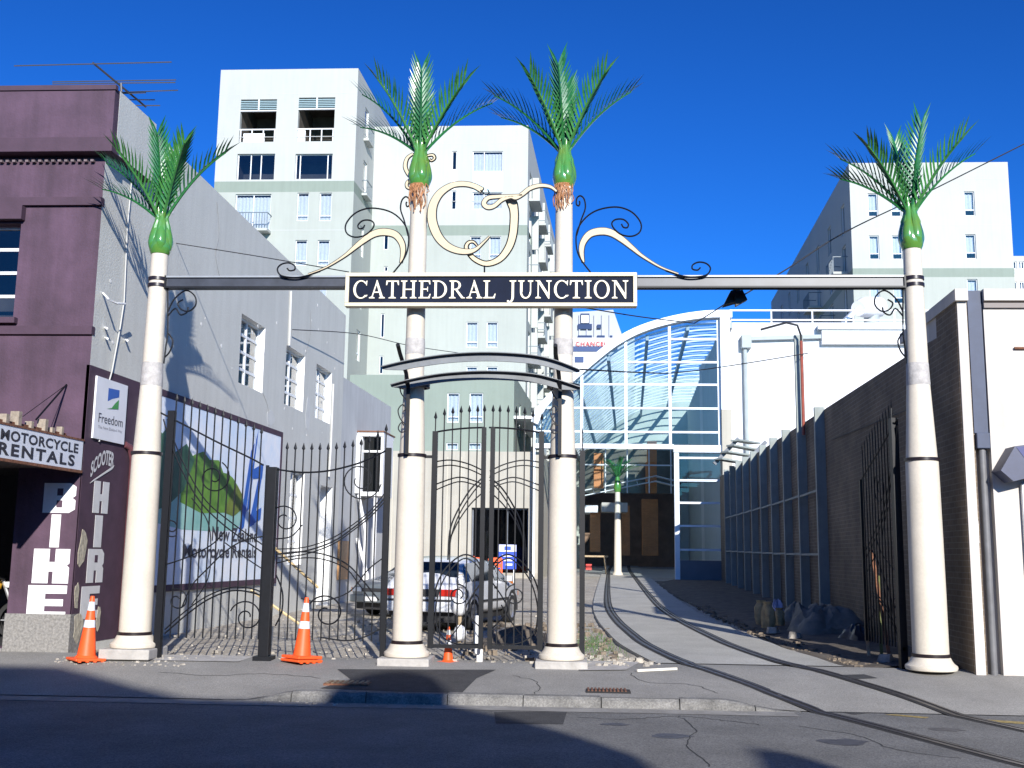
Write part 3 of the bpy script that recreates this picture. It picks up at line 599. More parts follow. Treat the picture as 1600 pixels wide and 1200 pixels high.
# ================================================================ APARTMENTS AND BACKGROUND
def rc(px0, py0, px1, py1, Y):
    a, b = at(px0, py1, Y), at(px1, py0, Y); return (a.x, b.x, a.z, b.z)
jointm = M('joint_line', (.45, .46, .45), .9)
def front_frame(Y): return lambda u, z, d: Vector((u+d*DX, Y+d*DY, z))
def side_frame(x0, Y, sgn):                            # u metres along the lane from (x0,Y); depth goes inward (-sgn in x)
    return lambda u, z, d: Vector((x0+u*DX-sgn*d, Y+u*DY, z))
balrail = M('balcony_steel', (.12, .16, .19), .5, var=.1, scale=6)
def balcony(parent, P, a, b, z, out=.9, h=1.0, solid=False, nb=9):
    mb = MB(); pbox(mb, P, a, b, z-.16, z, -out, .05); s = mb.build('balcony', aptwhite, parent)
    mb = MB()
    if solid: pbox(mb, P, a, b, z, z+h, -out, -out+.06)
    else:
        pbox(mb, P, a, b, z+h-.05, z+h, -out, -out+.05)
        for i in range(nb+1): u = a+(b-a-.03)*i/nb; pbox(mb, P, u, u+.03, z, z+h-.05, -out+.005, -out+.035)
        for u in (a, b-.05): pbox(mb, P, u, u+.05, z+h-.05, z+h-.001, -out+.05, 0)
    mb.build('railing', aptwhite if solid else balrail, s); return s
def block_thing(name, label, Y, X0, X1, z1, depth, bands, fholes, side=None, sholes=(), mats=None, joints=(), parapet=0.):
    t = thing(name, label, 'building', ((X0+X1)/2, Y, 0)); PFf = front_frame(Y)
    zs = [0]+[b for b in bands]+[z1]
    for i in range(len(zs)-1):
        a, b = zs[i], zs[i+1]; hh = [h for h in fholes if h[2] < b and h[3] > a]
        hh = [(h[0], h[1], max(h[2], a), min(h[3], b)) for h in hh]
        mb = MB(); wall_holes(mb, PFf, X0, X1, a, b, hh, .3); mb.build('front_wall', mats[i], t)
    xs = {'R': (X1, 1), 'L': (X0, -1)}
    for sd, (x, sg_) in xs.items():
        PSs = side_frame(x, Y, sg_)
        for i in range(len(zs)-1):
            a, b = zs[i], zs[i+1]; hh = [(h[0], h[1], max(h[2], a), min(h[3], b)) for h in (sholes if sd == side else ()) if h[2] < b and h[3] > a]
            mb = MB(); wall_holes(mb, PSs, 0, depth, a, b, hh, .3); mb.build('side_wall', mats[i], t)
    mb = MB(); mb.poly([PFf(X0, z1-.3, 0), PFf(X1, z1-.3, 0), PFf(X1, z1-.3, depth), PFf(X0, z1-.3, depth)]); mb.build('roof', M('roof_membrane', (.4, .4, .4), .9), t)
    for z in joints:
        mb = MB(); pbox(mb, PFf, X0-.004, X1+.004, z, z+.035, -.005, .02); mb.build('panel_joint', jointm, t)
    return t, PFf
# --- left tower
Y1 = 66; r1 = lambda *q: rc(*q, Y1)
X0, X1 = at(340, 200, Y1).x, at(556.5, 200, Y1).x; ZT = 33.0
zb0, zb1 = at(450, 300, Y1).z, at(450, 283, Y1).z
tw = [r1(373, 155, 433, 222), r1(464, 152, 524, 221), r1(369, 240, 430, 281), r1(460, 240, 520, 280), r1(365, 303, 424, 362), r1(463, 301, 483, 345), r1(498, 301, 519, 345), r1(495, 375, 515, 415), r1(460, 375, 480, 415), r1(455, 445, 475, 487), r1(490, 445, 510, 487)]
shl = [(2.2, 3.2, 29.0, 31.3), (2.2, 3.2, 25.2, 27.6), (7, 7.9, 28.0, 30.3), (7, 7.9, 24.9, 27.0), (10.5, 11.2, 26.5, 28.6), (2.0, 3.0, 21, 23), (5.4, 6.3, 21, 23), (9, 10, 21, 23), (2, 3, 17.5, 19.6), (5.4, 6.3, 17.5, 19.6), (9, 10, 14, 16), (2, 3, 14, 16), (2, 3, 10.6, 12.6), (6, 7, 10.6, 12.6)]
T1, P1_ = block_thing('apartment_tower', 'tall pale apartment tower with louvred top balconies behind the grey wall', Y1, X0, X1, ZT, 13.5, [zb0, zb1], tw, 'R', shl, [aptgrey, sage, aptwhite], [at(450, 147, Y1).z, at(450, 214, Y1).z, at(450, 360, Y1).z])
louv = M('louvre_aluminium', (.30, .42, .45), .5, .2, var=.1, scale=6)
for k, h in enumerate(tw[:2]):
    a, b, c, d = h; mb = MB()
    pbox(mb, P1_, a-.02, b+.02, c-.1, d+.1, 3.2, 3.3); pbox(mb, P1_, a-.1, a, c, d, .3, 3.2); pbox(mb, P1_, b, b+.1, c, d, .3, 3.2); pbox(mb, P1_, a, b, d, d+.1, .3, 3.2); pbox(mb, P1_, a, b, c-.1, c, .3, 3.2)
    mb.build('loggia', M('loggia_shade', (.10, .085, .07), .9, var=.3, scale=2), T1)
    for i in range(6):
        mb = MB(); z = d-.1-i*.125; pbox(mb, P1_, a, b, z-.05, z, .02, .14); mb.build('louvre', louv, T1)
    mb = MB(); pbox(mb, P1_, (a+b)/2-.04, (a+b)/2+.04, d-.75, d, .0, .18); pbox(mb, P1_, a, b, d-.82, d-.75, .0, .18); mb.build('louvre_frame', framew, T1)
    mb = MB(); pbox(mb, P1_, a, b, c+.82, c+.9, .02, .08)
    for i in range(4): u = a+.05+(b-a-.15)*i/3; pbox(mb, P1_, u, u+.07, c, c+.82, .03, .07)
    mb.build('railing', framew, T1)
    mb = MB(); pbox(mb, P1_, a+(.25 if k == 0 else 0), a+(1.65 if k == 0 else .5), c, c+(.62 if k == 0 else .85), .1, .13); mb.build('screen_panel', bwhite, T1)
for h in tw[2:4]: window(T1, P1_, *h, (.35, .62) if h is tw[2] else (.12, .86), (), .18, .06, 'room', glassm=winglass)
wd_ = window(T1, P1_, *tw[4], (.5,), (), .15, .06, 'curtain'); balcony(T1, P1_, tw[4][0]-.05, tw[4][1]+.1, tw[4][2], .8, 1.05, nb=14)
for h in tw[5:]: window(T1, P1_, *h, (), (.2,), .12, .05, 'curtain')
PS1 = side_frame(X1, Y1, 1)
for h in shl: window(T1, PS1, *h, (), (.25,), .1, .06, 'curtain')
for h in shl[:4]: balcony(T1, PS1, h[0]-.2, h[1]+.2, h[2], .35, .9, nb=5)
# --- middle block
Y2 = 71; r2 = lambda *q: rc(*q, Y2)
X0, X1 = at(575, 300, Y2).x, at(824.5, 300, Y2).x; ZT2 = at(800, 196, Y2).z
zb0, zb1 = at(700, 368, Y2).z, at(700, 352, Y2).z
mw = [r2(706, 236, 714, 265), r2(705, 298, 713, 327), r2(738, 236, 786, 268), r2(738, 300, 785, 327), r2(734, 369, 752, 405), r2(764, 369, 783, 405), r2(728, 503, 747, 543), r2(760, 503, 778, 543), r2(728, 573, 746, 612), r2(760, 573, 778, 612), r2(599, 366, 607, 390), r2(594, 490, 601, 527), r2(592, 556, 599, 584), r2(600, 416, 606, 424)]
shl = []
T2, P2_ = block_thing('apartment_block', 'white apartment block with sage band directly behind the gold monogram', Y2, X0, X1, ZT2, 30, [zb0, zb1], mw, 'R', [(1.5+i*5.6, 3.0+i*5.6, 9+j*2.85, 11.2+j*2.85) for i in range(5) for j in range(7)], [aptgrey, sage, aptwhite], [at(700, 225, Y2).z, at(700, 315, Y2).z, at(700, 470, Y2).z])
for k, h in enumerate(mw):
    nar = h[1]-h[0] < .5
    window(T2, P2_, *h, (.38,) if k in (2, 3) else (), () if nar else (.22,) if k > 3 else (), .1, .05, 'dark' if nar else 'curtain')
mb = MB(); a, b, c, d = r2(738, 268, 786, 300); pbox(mb, P2_, a, b, c, d, -.02, .06); mb.build('spandrel', M('spandrel_blue', (.5, .62, .66), .3, var=.05, scale=3), T2)
mb = MB(); a, b, c, d = r2(704, 266, 714, 297); pbox(mb, P2_, a, b, c, d, -.02, .03); mb.build('spandrel', bwhite, T2)
PS2 = side_frame(X1, Y2, 1)
for i in range(5):
    for j in range(7):
        u = 1.5+i*5.6; z = 9+j*2.85; window(T2, PS2, u, u+1.5, z, z+2.2, (), (), .12, .06, 'curtain')
        if (i+j) % 2 == 0 or i == 1: balcony(T2, PS2, u-.5, u+2.0, z, .75, 1.0, solid=(i+j) % 3 == 0, nb=7)
        mb = MB(); pbox(mb, PS2, u+2.3, u+2.45, z, z+2.5, -.45, 0); mb.build('fin_wall', aptwhite, T2)
# --- sage podium with cream base
Y3 = 60; r3 = lambda *q: rc(*q, Y3)
X0, X1 = at(545, 640, Y3).x, at(803, 640, Y3).x; zc = at(700, 706, Y3).z; zt = at(700, 586, Y3).z
gw = [r3(698, 614, 718, 660), r3(733, 614, 755, 660), r3(697, 692, 716, 703), r3(732, 692, 752, 703)]
T3, P3_ = block_thing('podium_building', 'sage green lower building with two windows behind the small gate', Y3, X0, X1, zt, 11, [zc], gw, 'R', [(3, 4, 8.5, 10.5), (7, 8, 8.5, 10.5)], [sage, sage])
for h in gw[:2]: window(T3, P3_, *h, (), (.2,), .1, .05, 'curtain')
for h in gw[2:]: window(T3, P3_, *h, (), (), .1, .05, 'curtain')
PS3 = side_frame(X1, Y3, 1)
for h in [(3, 4, 8.5, 10.5), (7, 8, 8.5, 10.5)]: window(T3, PS3, *h, (), (), .1, .05, 'curtain')
mb = MB(); pbox(mb, PS3, 0, 10, zc+1.9, zc+2.05, -1.2, 0); mb.build('side_canopy', bwhite, T3)
Y4 = 56.5; X0p, X1p = at(520, 760, Y4).x, at(843, 760, Y4).x; zp = at(700, 705, Y4).z
dh = rc(735, 794, 826, 893, Y4); mb = MB(); PP = front_frame(Y4)
pod = thing('shop_podium', 'cream rendered shop podium with a dark glazed entrance behind the cars', 'building', ((X0p+X1p)/2, Y4, 0))
wall_holes(mb, PP, X0p, X1p, 0, zp, [(dh[0], dh[1], .3, dh[3])], .4); mb.build('front_wall', podium, pod)
mb = MB(); mb.poly([PP(X0p, zp, 0), PP(X1p, zp, 0), PP(X1p, zp, 3.4), PP(X0p, zp, 3.4)]); mb.poly([PP(X1p, 0, 0), PP(X1p, 0, 8), PP(X1p, zp, 8), PP(X1p, zp, 0)]); mb.build('roof', podium, pod)
w = window(pod, PP, dh[0], dh[1], .3, dh[3], (.33, .62), (), .3, .08, 'dark', fm=steelgrey, glassm=shopglass)
mb = MB(); pbox(mb, PP, at(660, 760, Y4).x, X1p, .2, .75, -.02, .0); mb.build('skirting', M('podium_skirt', (.36, .33, .27), .9, var=.2, scale=3), pod)
mb = MB()
for k in range(12): u = X0p+1+k*.72; pbox(mb, PP, u, u+.04, .75, zp-.3, -.006, 0) if u < dh[0]-.1 else None
mb.build('panel_joint', M('podium_joint', (.5, .46, .37), .9), pod)

# --- right apartment block
Y5 = 70; r5 = lambda *q: rc(*q, Y5)
X0, X1 = at(1329, 330, Y5).x, at(1579, 330, Y5).x; ZT5 = at(1450, 254, Y5).z
zb0, zb1 = at(1450, 433, Y5).z, at(1450, 419, Y5).z
rw = [r5(1357, 302, 1371, 338), r5(1393, 302, 1407, 338), r5(1508, 299, 1522, 337), r5(1359, 368, 1373, 405), r5(1395, 368, 1409, 405), r5(1510, 366, 1524, 404), r5(1360, 437, 1374, 474), r5(1397, 437, 1411, 474), r5(1513, 436, 1527, 473)]
sl5 = [(2+i*5, 3.2+i*5, 12+j*2.9, 14.1+j*2.9) for i in range(7) for j in range(5)]
T5, P5_ = block_thing('apartment_block', 'pale apartment block behind the far right palm column, its left side shaded', Y5, X0, X1, ZT5, 40, [zb0, zb1], rw, 'L', sl5, [aptgrey, sage, aptwhite], [at(1450, 281, Y5).z, at(1450, 352, Y5).z])
for h in rw: window(T5, P5_, *h, (), (.25,), .12, .05, 'curtain', curt=(.25, 1))
PS5 = side_frame(X0, Y5, -1)
for k, h in enumerate(sl5): window(T5, PS5, *h, (), (), .12, .06, 'curtain' if k % 3 else 'room')
for k in (1, 7, 13, 22, 28, 11, 3): h = sl5[k]; balcony(T5, PS5, h[0]-.6, h[1]+.8, h[2], 1.0, 1.05, nb=9)
# --- sliver of a further block at the right edge
Y6 = 85; fb = [rc(1580+i*12, 408, 1588+i*12, 420, Y6) for i in range(4)]+[rc(1581+i*12, 440, 1589+i*12, 452, Y6) for i in range(4)]
T6, P6_ = block_thing('far_block', 'cream far block at the right edge beyond the apartment building', Y6, at(1572, 430, Y6).x, at(1720, 430, Y6).x, at(1590, 400, Y6).z, 10, [at(1590, 428, Y6).z], fb, None, (), [rcream, aptwhite])
for h in fb: window(T6, P6_, *h, (.5,), (), .1, .06, 'curtain')

# --- hotel tower far behind the atrium
Y7 = 190; ht = thing('hotel_tower', 'distant grey hotel tower with sloping sides and red rooftop lettering', 'building', at(930, 560, Y7)*1.0)
ribm = M('hotel_grey', (.40, .42, .46), .8, var=.06, scale=.3); mb = MB()
A = [at(*q, Y7) for q in ((893, 488), (958, 484), (976, 535), (872, 535))]
mb.prism([tuple(p) for p in A], (0, 25, 0)); mb.build('crown', ribm, ht)
mb = MB(); zz = at(920, 533, Y7).z; xa, xb = at(855, 535, Y7).x, at(990, 535, Y7).x
mb.box(xa, xb, Y7-3, Y7+25, 0, zz); mb.build('body', M('hotel_white', (.72, .71, .7), .7, var=.05, scale=.3), ht)
for i in range(9):
    x = A[3].x+1+i*1.35; zl = zz; zu = A[0].z-.5; MB().box(x, x+.22, Y7-.35, Y7, zl, zu).build('rib', ribm, ht) if A[0].x-.2 < x < A[1].x+.5 else None
def hotel_win(q): a, b, c, d = rc(*q, Y7-.5); return a, b, c, d
for q in ((903, 506, 925, 514), (933, 507, 939, 513), (903, 524, 925, 528), (933, 524, 945, 528), (953, 524, 957, 528)):
    a, b, c, d = hotel_win(q); MB().box(a, b, Y7-.5, Y7+.3, c, d).build('window', M('hotel_glass', (.03, .04, .09), .15), ht)
a, b, c, d = hotel_win((907, 490, 921, 506)); MB().box(a, b, Y7-.6, Y7+.3, c, d).build('emblem_panel', M('hotel_glass'), ht)
a, b, c, d = hotel_win((908.5, 493, 919.5, 505)); MB().box(a, b, Y7-.8, Y7-.6, c, d).build('emblem', bwhite, ht)
for q in ((880, 541, 965, 549), (898, 557, 912, 566)):
    a, b, c, d = rc(*q, Y7-3.2); MB().box(a, b, Y7-3.15, Y7-2.9, c, d).build('window_band', M('hotel_band', (.05, .07, .16), .2), ht)
p, q = at(899.5, 541, Y7-3.3), at(949, 533.5, Y7-3.3); mb = MB(); text_on(mb, 'CHANCEL', lambda u, v: Vector((p.x+(q.x-p.x)*u, Y7-3.3, p.z+(q.z-p.z)*v)), .02, 1.15); mb.build('lettering', M('sign_red', (.5, .05, .04), .6), ht)

# ================================================================ GLASS ATRIUM
YA = 56.0; at_ = thing('glass_atrium', 'tall curved glass atrium with white steel frame at the end of the lane', 'glass atrium', (3, YA, zg(56)))
arch_px = [(1143, 488), (1100, 489), (1050, 497), (1000, 512), (960, 533), (925, 560), (895, 586), (868, 609), (845, 634), (832, 660)]
AO = [at(*q, YA) for q in crom(arch_px, 4)]; AO.sort(key=lambda p: p.x)
def arch_z(x):
    if x <= AO[0].x: return AO[0].z
    for a, b in zip(AO, AO[1:]):
        if x <= b.x: return a.z+(b.z-a.z)*(x-a.x)/max(1e-6, b.x-a.x)
    return AO[-1].z
def band(pts, t0, t1, y0, y1, mat, name, parent):
    mb = MB(); O, I = [], []
    for i, p in enumerate(pts):
        a, b = pts[max(0, i-1)], pts[min(len(pts)-1, i+1)]; tx, tz = b.x-a.x, b.z-a.z; L = math.hypot(tx, tz); nx, nz = tz/L, -tx/L
        O.append((p.x+nx*t0, p.z+nz*t0)); I.append((p.x+nx*t1, p.z+nz*t1))
    for i in range(len(pts)-1):
        q = [O[i], O[i+1], I[i+1], I[i]]
        mb.add([(x+(y0-YA)*DX/DY, y0, z) for x, z in q]+[(x+(y1-YA)*DX/DY, y1, z) for x, z in q], [(0, 1, 2, 3), (7, 6, 5, 4), (0, 4, 5, 1), (3, 2, 6, 7), (0, 3, 7, 4), (1, 5, 6, 2)])
    return mb.build(name, mat, parent)
band(AO, -.05, .33, YA-.35, YA+.35, bluepanel, 'arch_fascia', at_)
gx = lambda px: at(px, 650, YA).x
gz = lambda py: at(1000, py, YA).z
Zb = zg(YA)
mull = [gx(835), gx(909), gx(978), gx(1047), gx(1124)]; tran = [gz(q) for q in (530, 566, 601, 638, 675)]; zbeam = gz(698)
for x in mull:
    zt = arch_z(x)-.4; z0 = Zb if x in (mull[0],) else zbeam
    MB().box(x-.07, x+.07, YA-.08, YA+.08, z0, zt).build('mullion', bluepanel, at_)
for k, z in enumerate(tran):
    xl = mull[(3, 2, 1, 0, 0)[k]]
    for xa, xb in zip(mull, mull[1:]):
        if xa >= xl-.01 : MB().box(xa+.07, xb-.07, YA-.075, YA+.075, z-.05, z+.05).build('transom', bluepanel, at_)
MB().box(mull[0]+.07, mull[3]+.15, YA-.2, YA+.2, zbeam-.12, zbeam+.12).build('lintel', bluepanel, at_)
MB().box(mull[3]+.15, mull[4]+.5, YA-.22, YA+.22, zbeam-.28, zbeam+.08).build('lintel', bluepanel, at_)
zs = [zbeam+.12]+sorted(tran)+[40]
for xa, xb in zip(mull, mull[1:]):
    for za, zb in zip(zs, zs[1:]):
        xx = [xa+.05+(xb-xa-.1)*i/6 for i in range(7)]; top = [min(zb-.03, arch_z(x)-.38) for x in xx]
        if max(top) <= za+.1: continue
        keep = [(x, max(za+.01, z)) for x, z in zip(xx, top)]
        mb = MB(); mb.add([(x, YA, za+.01) for x, _ in (keep[0], keep[-1])]+[(x, YA, z) for x, z in reversed(keep)], [tuple(range(2+len(keep)))]); mb.build('pane', atglass, at_)
# post and side glazing right of the entrance
xp = gx(1056); MB().box(xp-.12, xp+.12, YA-.15, YA+.15, Zb, zbeam-.28).build('entrance_post', bluepanel, at_)
for py in (715, 750, 785, 821, 858):
    z = gz(py); MB().box(xp+.12, mull[4]+.1, YA-.08, YA+.08, z-.05, z+.05).build('transom', bluepanel, at_)
zz = [Zb+1.0]+sorted(gz(q) for q in (715, 750, 785, 821, 858))+[zbeam-.28]
for za, zb in zip(zz, zz[1:]): MB().poly([(xp+.12, YA, za+.05), (mull[4], YA, za+.05), (mull[4], YA, zb-.05), (xp+.12, YA, zb-.05)]).build('pane', atglass, at_)
MB().box(xp+.12, mull[4]+.3, YA-.1, YA+.2, Zb-.2, Zb+1.0).build('base_wall', M('plinth_grey', (.16, .17, .19), .8, var=.1, scale=2), at_)
MB().box(gx(1124)+.07, gx(1141), YA-.4, YA+.4, 9.2, arch_z(8)-.2).build('end_pier', bluepanel, at_)
MB().box(gx(1124)+.07, gx(1141), YA-.4, YA+.4, Zb, 9.19).build('end_pier', podium, at_)
# vault: slats across, beams along
slatm = M('slat_white', (.78, .82, .84), .5, var=.05, scale=3); beamm = M('beam_grey', (.25, .29, .32), .5, var=.1, scale=3)
LV = 34; k = 0; y = YA+1.2
while y < YA+LV:
    band(AO, .28, .36, y, y+.10, slatm, 'vault_slat', at_); y += 1.55; k += 1
for i in (2, 7, 13, 19, 25, 30, len(AO)-1):
    p = AO[min(i, len(AO)-1)]; MB().bar((p.x, YA+.3, p.z-.62), (p.x+LV*DX, YA+LV, p.z-.62), .16, .3).build('vault_beam', beamm, at_)
for i in range(0, len(AO)-4, 6):
    a, b = AO[i], AO[min(i+6, len(AO)-1)]; MB().poly([(a.x, YA+.4, a.z-.2), (b.x, YA+.4, b.z-.2), (b.x+LV*DX, YA+LV, b.z-.2), (a.x+LV*DX, YA+LV, a.z-.2)]).build('roof_pane', atglass, at_)
# interior side wall (right) and arcade at the back
Sx = skew(mull[4]+.1, YA)
ar = thing('arcade_shops', 'shaded arcade shops with orange brick piers at the end of the lane', 'building', (2, 88, zg(88)))
MB(Sx).box(0, .3, .5, 36, 0, 13.5).build('side_wall', M('arcade_wall', (.42, .47, .5), .8, var=.08, scale=1), ar)
mb = MB(); PE = front_frame(88)
holes = [rc(906, 770, 1062, 868, 88)]
wall_holes(mb, PE, -14, 30, 0, 16.2, [(holes[0][0], holes[0][1], .6, holes[0][3])], 1.2); mb.build('end_wall', M('arcade_sage', (.50, .53, .46), .8, var=.12, scale=.8), ar)
MB().box(-12, 16, 95, 95.3, 0, 9).build('recess_wall', M('recess_brown', (.34, .21, .14), .8, var=.3, scale=1), ar)
mb = MB()
a, b, c, d = rc(906, 704, 1062, 770, 87.8); mb.box(a, b, 87.7, 87.95, c, d); mb.build('spandrel_dark', M('dark_glazing', (.12, .12, .10), .2, var=.3, scale=1), ar)
for q, Yq in (((928, 708, 943, 762), 82), ((1012, 690, 1026, 722), 82), ((1010, 722, 1026, 770), 84), ((922, 800, 938, 862), 80), ((1004, 780, 1028, 868), 86), ((972, 790, 984, 868), 87)):
    a, b, c, d = rc(*q, Yq); c = max(c, zg(Yq)) if q[3] > 855 else c; MB().box(a, b, Yq, Yq+.8, c, d).build('brick_pier', orangebrick, ar)
a, b, c, d = rc(906, 790, 934, 801, 80); MB().box(a, b, 79.5, 83, c, d).build('fascia', bwhite, ar)
a, b, c, d = rc(940, 786, 980, 800, 79); MB().box(a, b, 78.5, 81, c, d).build('fascia', rcream, ar)
for q in ((906, 768, 1050, 744), (906, 776, 1050, 752)):
    A, B, C_ = at(q[0], q[1], 83), at(1024, q[3], 83), at(1052, q[3]+7, 83)
    MB().bar(A, B, .9, .07).build('canopy_rail', slatm, ar); MB().bar(B, C_, .9, .07).build('canopy_rail', slatm, ar)
for i in range(7):
    A, B = at(910+i*17, 767-i*3.2, 83), at(912+i*17, 776-i*3.2, 83); MB().bar(A, B, .05, .05).build('canopy_strut', slatm, ar)
for i in range(5):
    A = at(912+i*34, 700, 81); MB().box(A.x-.04, A.x+.04, 81, 81.1, at(950, 770, 81).z, A.z).build('glazing_bar', slatm, ar)
A, B = at(906, 726, 81.2), at(1050, 726, 81.2); MB().box(A.x, B.x, 81.15, 81.25, A.z-.05, A.z+.05).build('glazing_bar', slatm, ar)

# ================================================================ WHITE BUILDING BEYOND THE BRICK WALL
YW = 57.4; wb = thing('white_building', 'plain white rendered building with roof railing above the brick wall', 'building', (14, YW, 0))
WX0, WX1 = at(1142, 600, YW).x, at(1560, 600, YW).x; wz = lambda py: at(1250, py, YW).z; PW = front_frame(YW)
MB().box(WX0, WX1, YW, YW+14, 0, wz(504)).build('front_wall', whitewall, wb)
MB().box(at(1282, 520, YW).x, WX1, YW-.35, YW+.1, wz(539), wz(517)).build('cornice', bwhite, wb)
MB().box(at(1276, 520, YW).x, WX1, YW-.5, YW+.1, wz(517)+.004, wz(510)).build('gutter', M('gutter_steel', (.5, .55, .6), .4, .3), wb)
a, b, c, d = rc(1212, 563, 1287, 672, YW); MB().box(a, b, YW-.03, YW, c, d).build('render_panel', bwhite, wb)
gp = M('duct_grey', (.33, .37, .38), .6, var=.1, scale=3)
a, b, c, d = rc(1157, 526, 1172, 546, YW); MB().box(a, b, YW-.5, YW-.02, c, d).build('rain_hopper', gp, wb, bevel=.03)
MB().tube([(at(1164, 600, YW).x, YW-.22, wz(546)), (at(1164, 600, YW).x, YW-.22, wz(720))], .11, 8).build('downpipe', gp, wb)
MB().bar(at(1172, 529, YW-.2), at(1284, 526, YW-.2), .16, .2).build('drain_pipe', gp, wb)
rl = thing('roof_railing', 'white tube railing along the roof edge of the white building', 'railing', (14, YW+.3, wz(504)))
for py in (485, 500): A, B = at(1140, py, YW+.3), at(1515, py, YW+.3); MB().tube([A, (B.x, B.y, A.z)], .05, 6).build('rail', bwhite, rl)
for i in range(7): x = at(1141+i*64, 490, YW+.3).x; MB().tube([(x, YW+.3, wz(506)), (x, YW+.3, wz(484.5))], .045, 6).build('post', bwhite, rl)
cv = thing('roof_cowl', 'fat white ventilation cowl standing on the roof behind the railing', 'vent', at(1358, 503, YW+2))
A, B = at(1350, 478, YW+2), at(1374, 486, YW+2)
MB().tube([at(1341, 482, YW+1.2), at(1352, 480, YW+1.8), at(1372, 480, YW+2.6)], [.42, .58, .58], 16).build('cowl', bwhite, cv, True)
MB().tube([at(1362, 482, YW+2.3), at(1362, 506, YW+2.3)], .42, 12).build('neck', gp, cv, True)
mb = MB(); mb.bar(at(1318, 503, YW+1), at(1344, 478, YW+1.4), .3, .2); mb.build('flap', bluepanel, cv)

# ================================================================ BRICK WALL, SHOP ON THE RIGHT
RX, RY = 5.47, 15.36; Q = skew(RX, RY)
shop = thing('cream_shop', 'cream rendered shop front with parapet at the right edge of the street', 'building', (RX+2, RY, 0))
zt = 5.30
MB(Q).box(.13, .36, .09, 3, 0, zt).build('recess_wall', rcream, shop)
MB(Q).box(.0, .13, -.03, 3, 0.02, zt).build('corner_pier', rcream, shop)
mb = MB(Q); wall_holes(mb, lambda u, z, d: (u, -.03+d, z), .36, 9, 0, zt, [], .2); mb.build('front_wall', rcream, shop)
MB(Q).box(.36, 9, -.03, 3, zt-.02, zt-.01).build('roof', rcream, shop)
MB(Q).box(.36, .38, -.028, .2, 0, zt).build('return_wall', rcream, shop)
mb = MB(Q); mb.box(-.04, .14, -.10, 3.1, zt, zt+.17); mb.box(.36, 9, -.10, .4, zt, zt+.17); mb.build('coping', rcream, shop)
MB(Q).box(.14, .36, .05, 3.1, zt, zt+.165).build('coping_recess', rcream, shop)
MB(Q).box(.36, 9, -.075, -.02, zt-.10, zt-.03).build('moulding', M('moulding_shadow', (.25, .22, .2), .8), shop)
grp = M('recess_slate', (.045, .06, .105), .6, var=.15, scale=5)
MB().tube([Q(.25, .02, .1), Q(.25, .02, 3.2)], .05, 10).build('downpipe', M('downpipe_grey', (.15, .15, .155), .5, var=.2, scale=5), shop, True)
MB(Q).box(.165, .345, -.07, .085, 3.2, 3.42).build('pipe_collar', grp, shop, bevel=.01)
MB(Q).box(.15, .34, -.02, .088, 3.42, zt+.16).build('recess_strip', grp, shop)  # box coloured slate to read as the dark blue recess
MB().tube([Q(.75, -.06, 4.62), Q(1.6, -.06, 4.62)], .018, 6).build('fixing_rail', rust, shop)
mb = MB(); mb.tube([Q(.95, -.03, 4.34), Q(.98, -.14, 4.38)], .025, 6); mb.tube([Q(.9, -.03, 4.28), Q(.95, -.1, 4.30)], .02, 6); mb.build('bracket', rust, shop)
for k, (x, z, w, h) in enumerate(((.02, .5, .1, .5), (.05, 1.9, .08, .3))): MB(Q).box(x, x+w, -.036, -.031, z, z+h).build('render_patch', bwhite, shop)
hb = thing('hanging_sign', 'small dark blue projecting box sign on the cream shop front', 'sign', Q(.9, -.4, 2.9))
A = [at(*q, 15.0) for q in ((1564, 735), (1586, 697), (1640, 690), (1640, 738), (1584, 752))]
MB().prism([tuple(p) for p in A], (0, .35, 0)).build('box', M('sign_navy_paint', (.05, .06, .11), .5, var=.2, scale=4), hb)
MB().prism([tuple(Vector(p)+Vector((0, -.006, 0))) for p in (at(1588, 699, 15.0), at(1640, 692, 15.0), at(1640, 722, 15.0), at(1600, 715, 15.0))], (0, .004, 0)).build('face', M('sign_royal', (.01, .02, .13), .4), hb)
MB(Q).box(.72, 3.0, -.11, -.035, .1, 2.72).build('door_surround', bwhite, shop, bevel=.02)
# brick boundary wall
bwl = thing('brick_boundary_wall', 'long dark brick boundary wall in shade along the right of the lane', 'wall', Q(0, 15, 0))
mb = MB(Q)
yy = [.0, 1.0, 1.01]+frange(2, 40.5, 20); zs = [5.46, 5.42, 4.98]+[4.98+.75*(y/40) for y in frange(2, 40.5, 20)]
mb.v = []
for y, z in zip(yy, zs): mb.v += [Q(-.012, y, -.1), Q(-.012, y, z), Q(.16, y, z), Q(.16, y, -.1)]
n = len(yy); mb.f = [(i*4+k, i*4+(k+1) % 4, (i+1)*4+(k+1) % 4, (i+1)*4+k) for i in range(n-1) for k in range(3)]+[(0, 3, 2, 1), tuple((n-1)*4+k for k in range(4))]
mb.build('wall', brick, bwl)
MB(Q).box(.17, 6, 3.0, 40, 0, 4.2).build('rear_mass', whitewall, shop)
def wtop(y): return 4.98+.75*(y/40)
MB().tube([Q(-.05, 2.1, 4.1), Q(-.05, 9.5, 4.35)], .01, 5).build('old_cable', dcab, bwl)
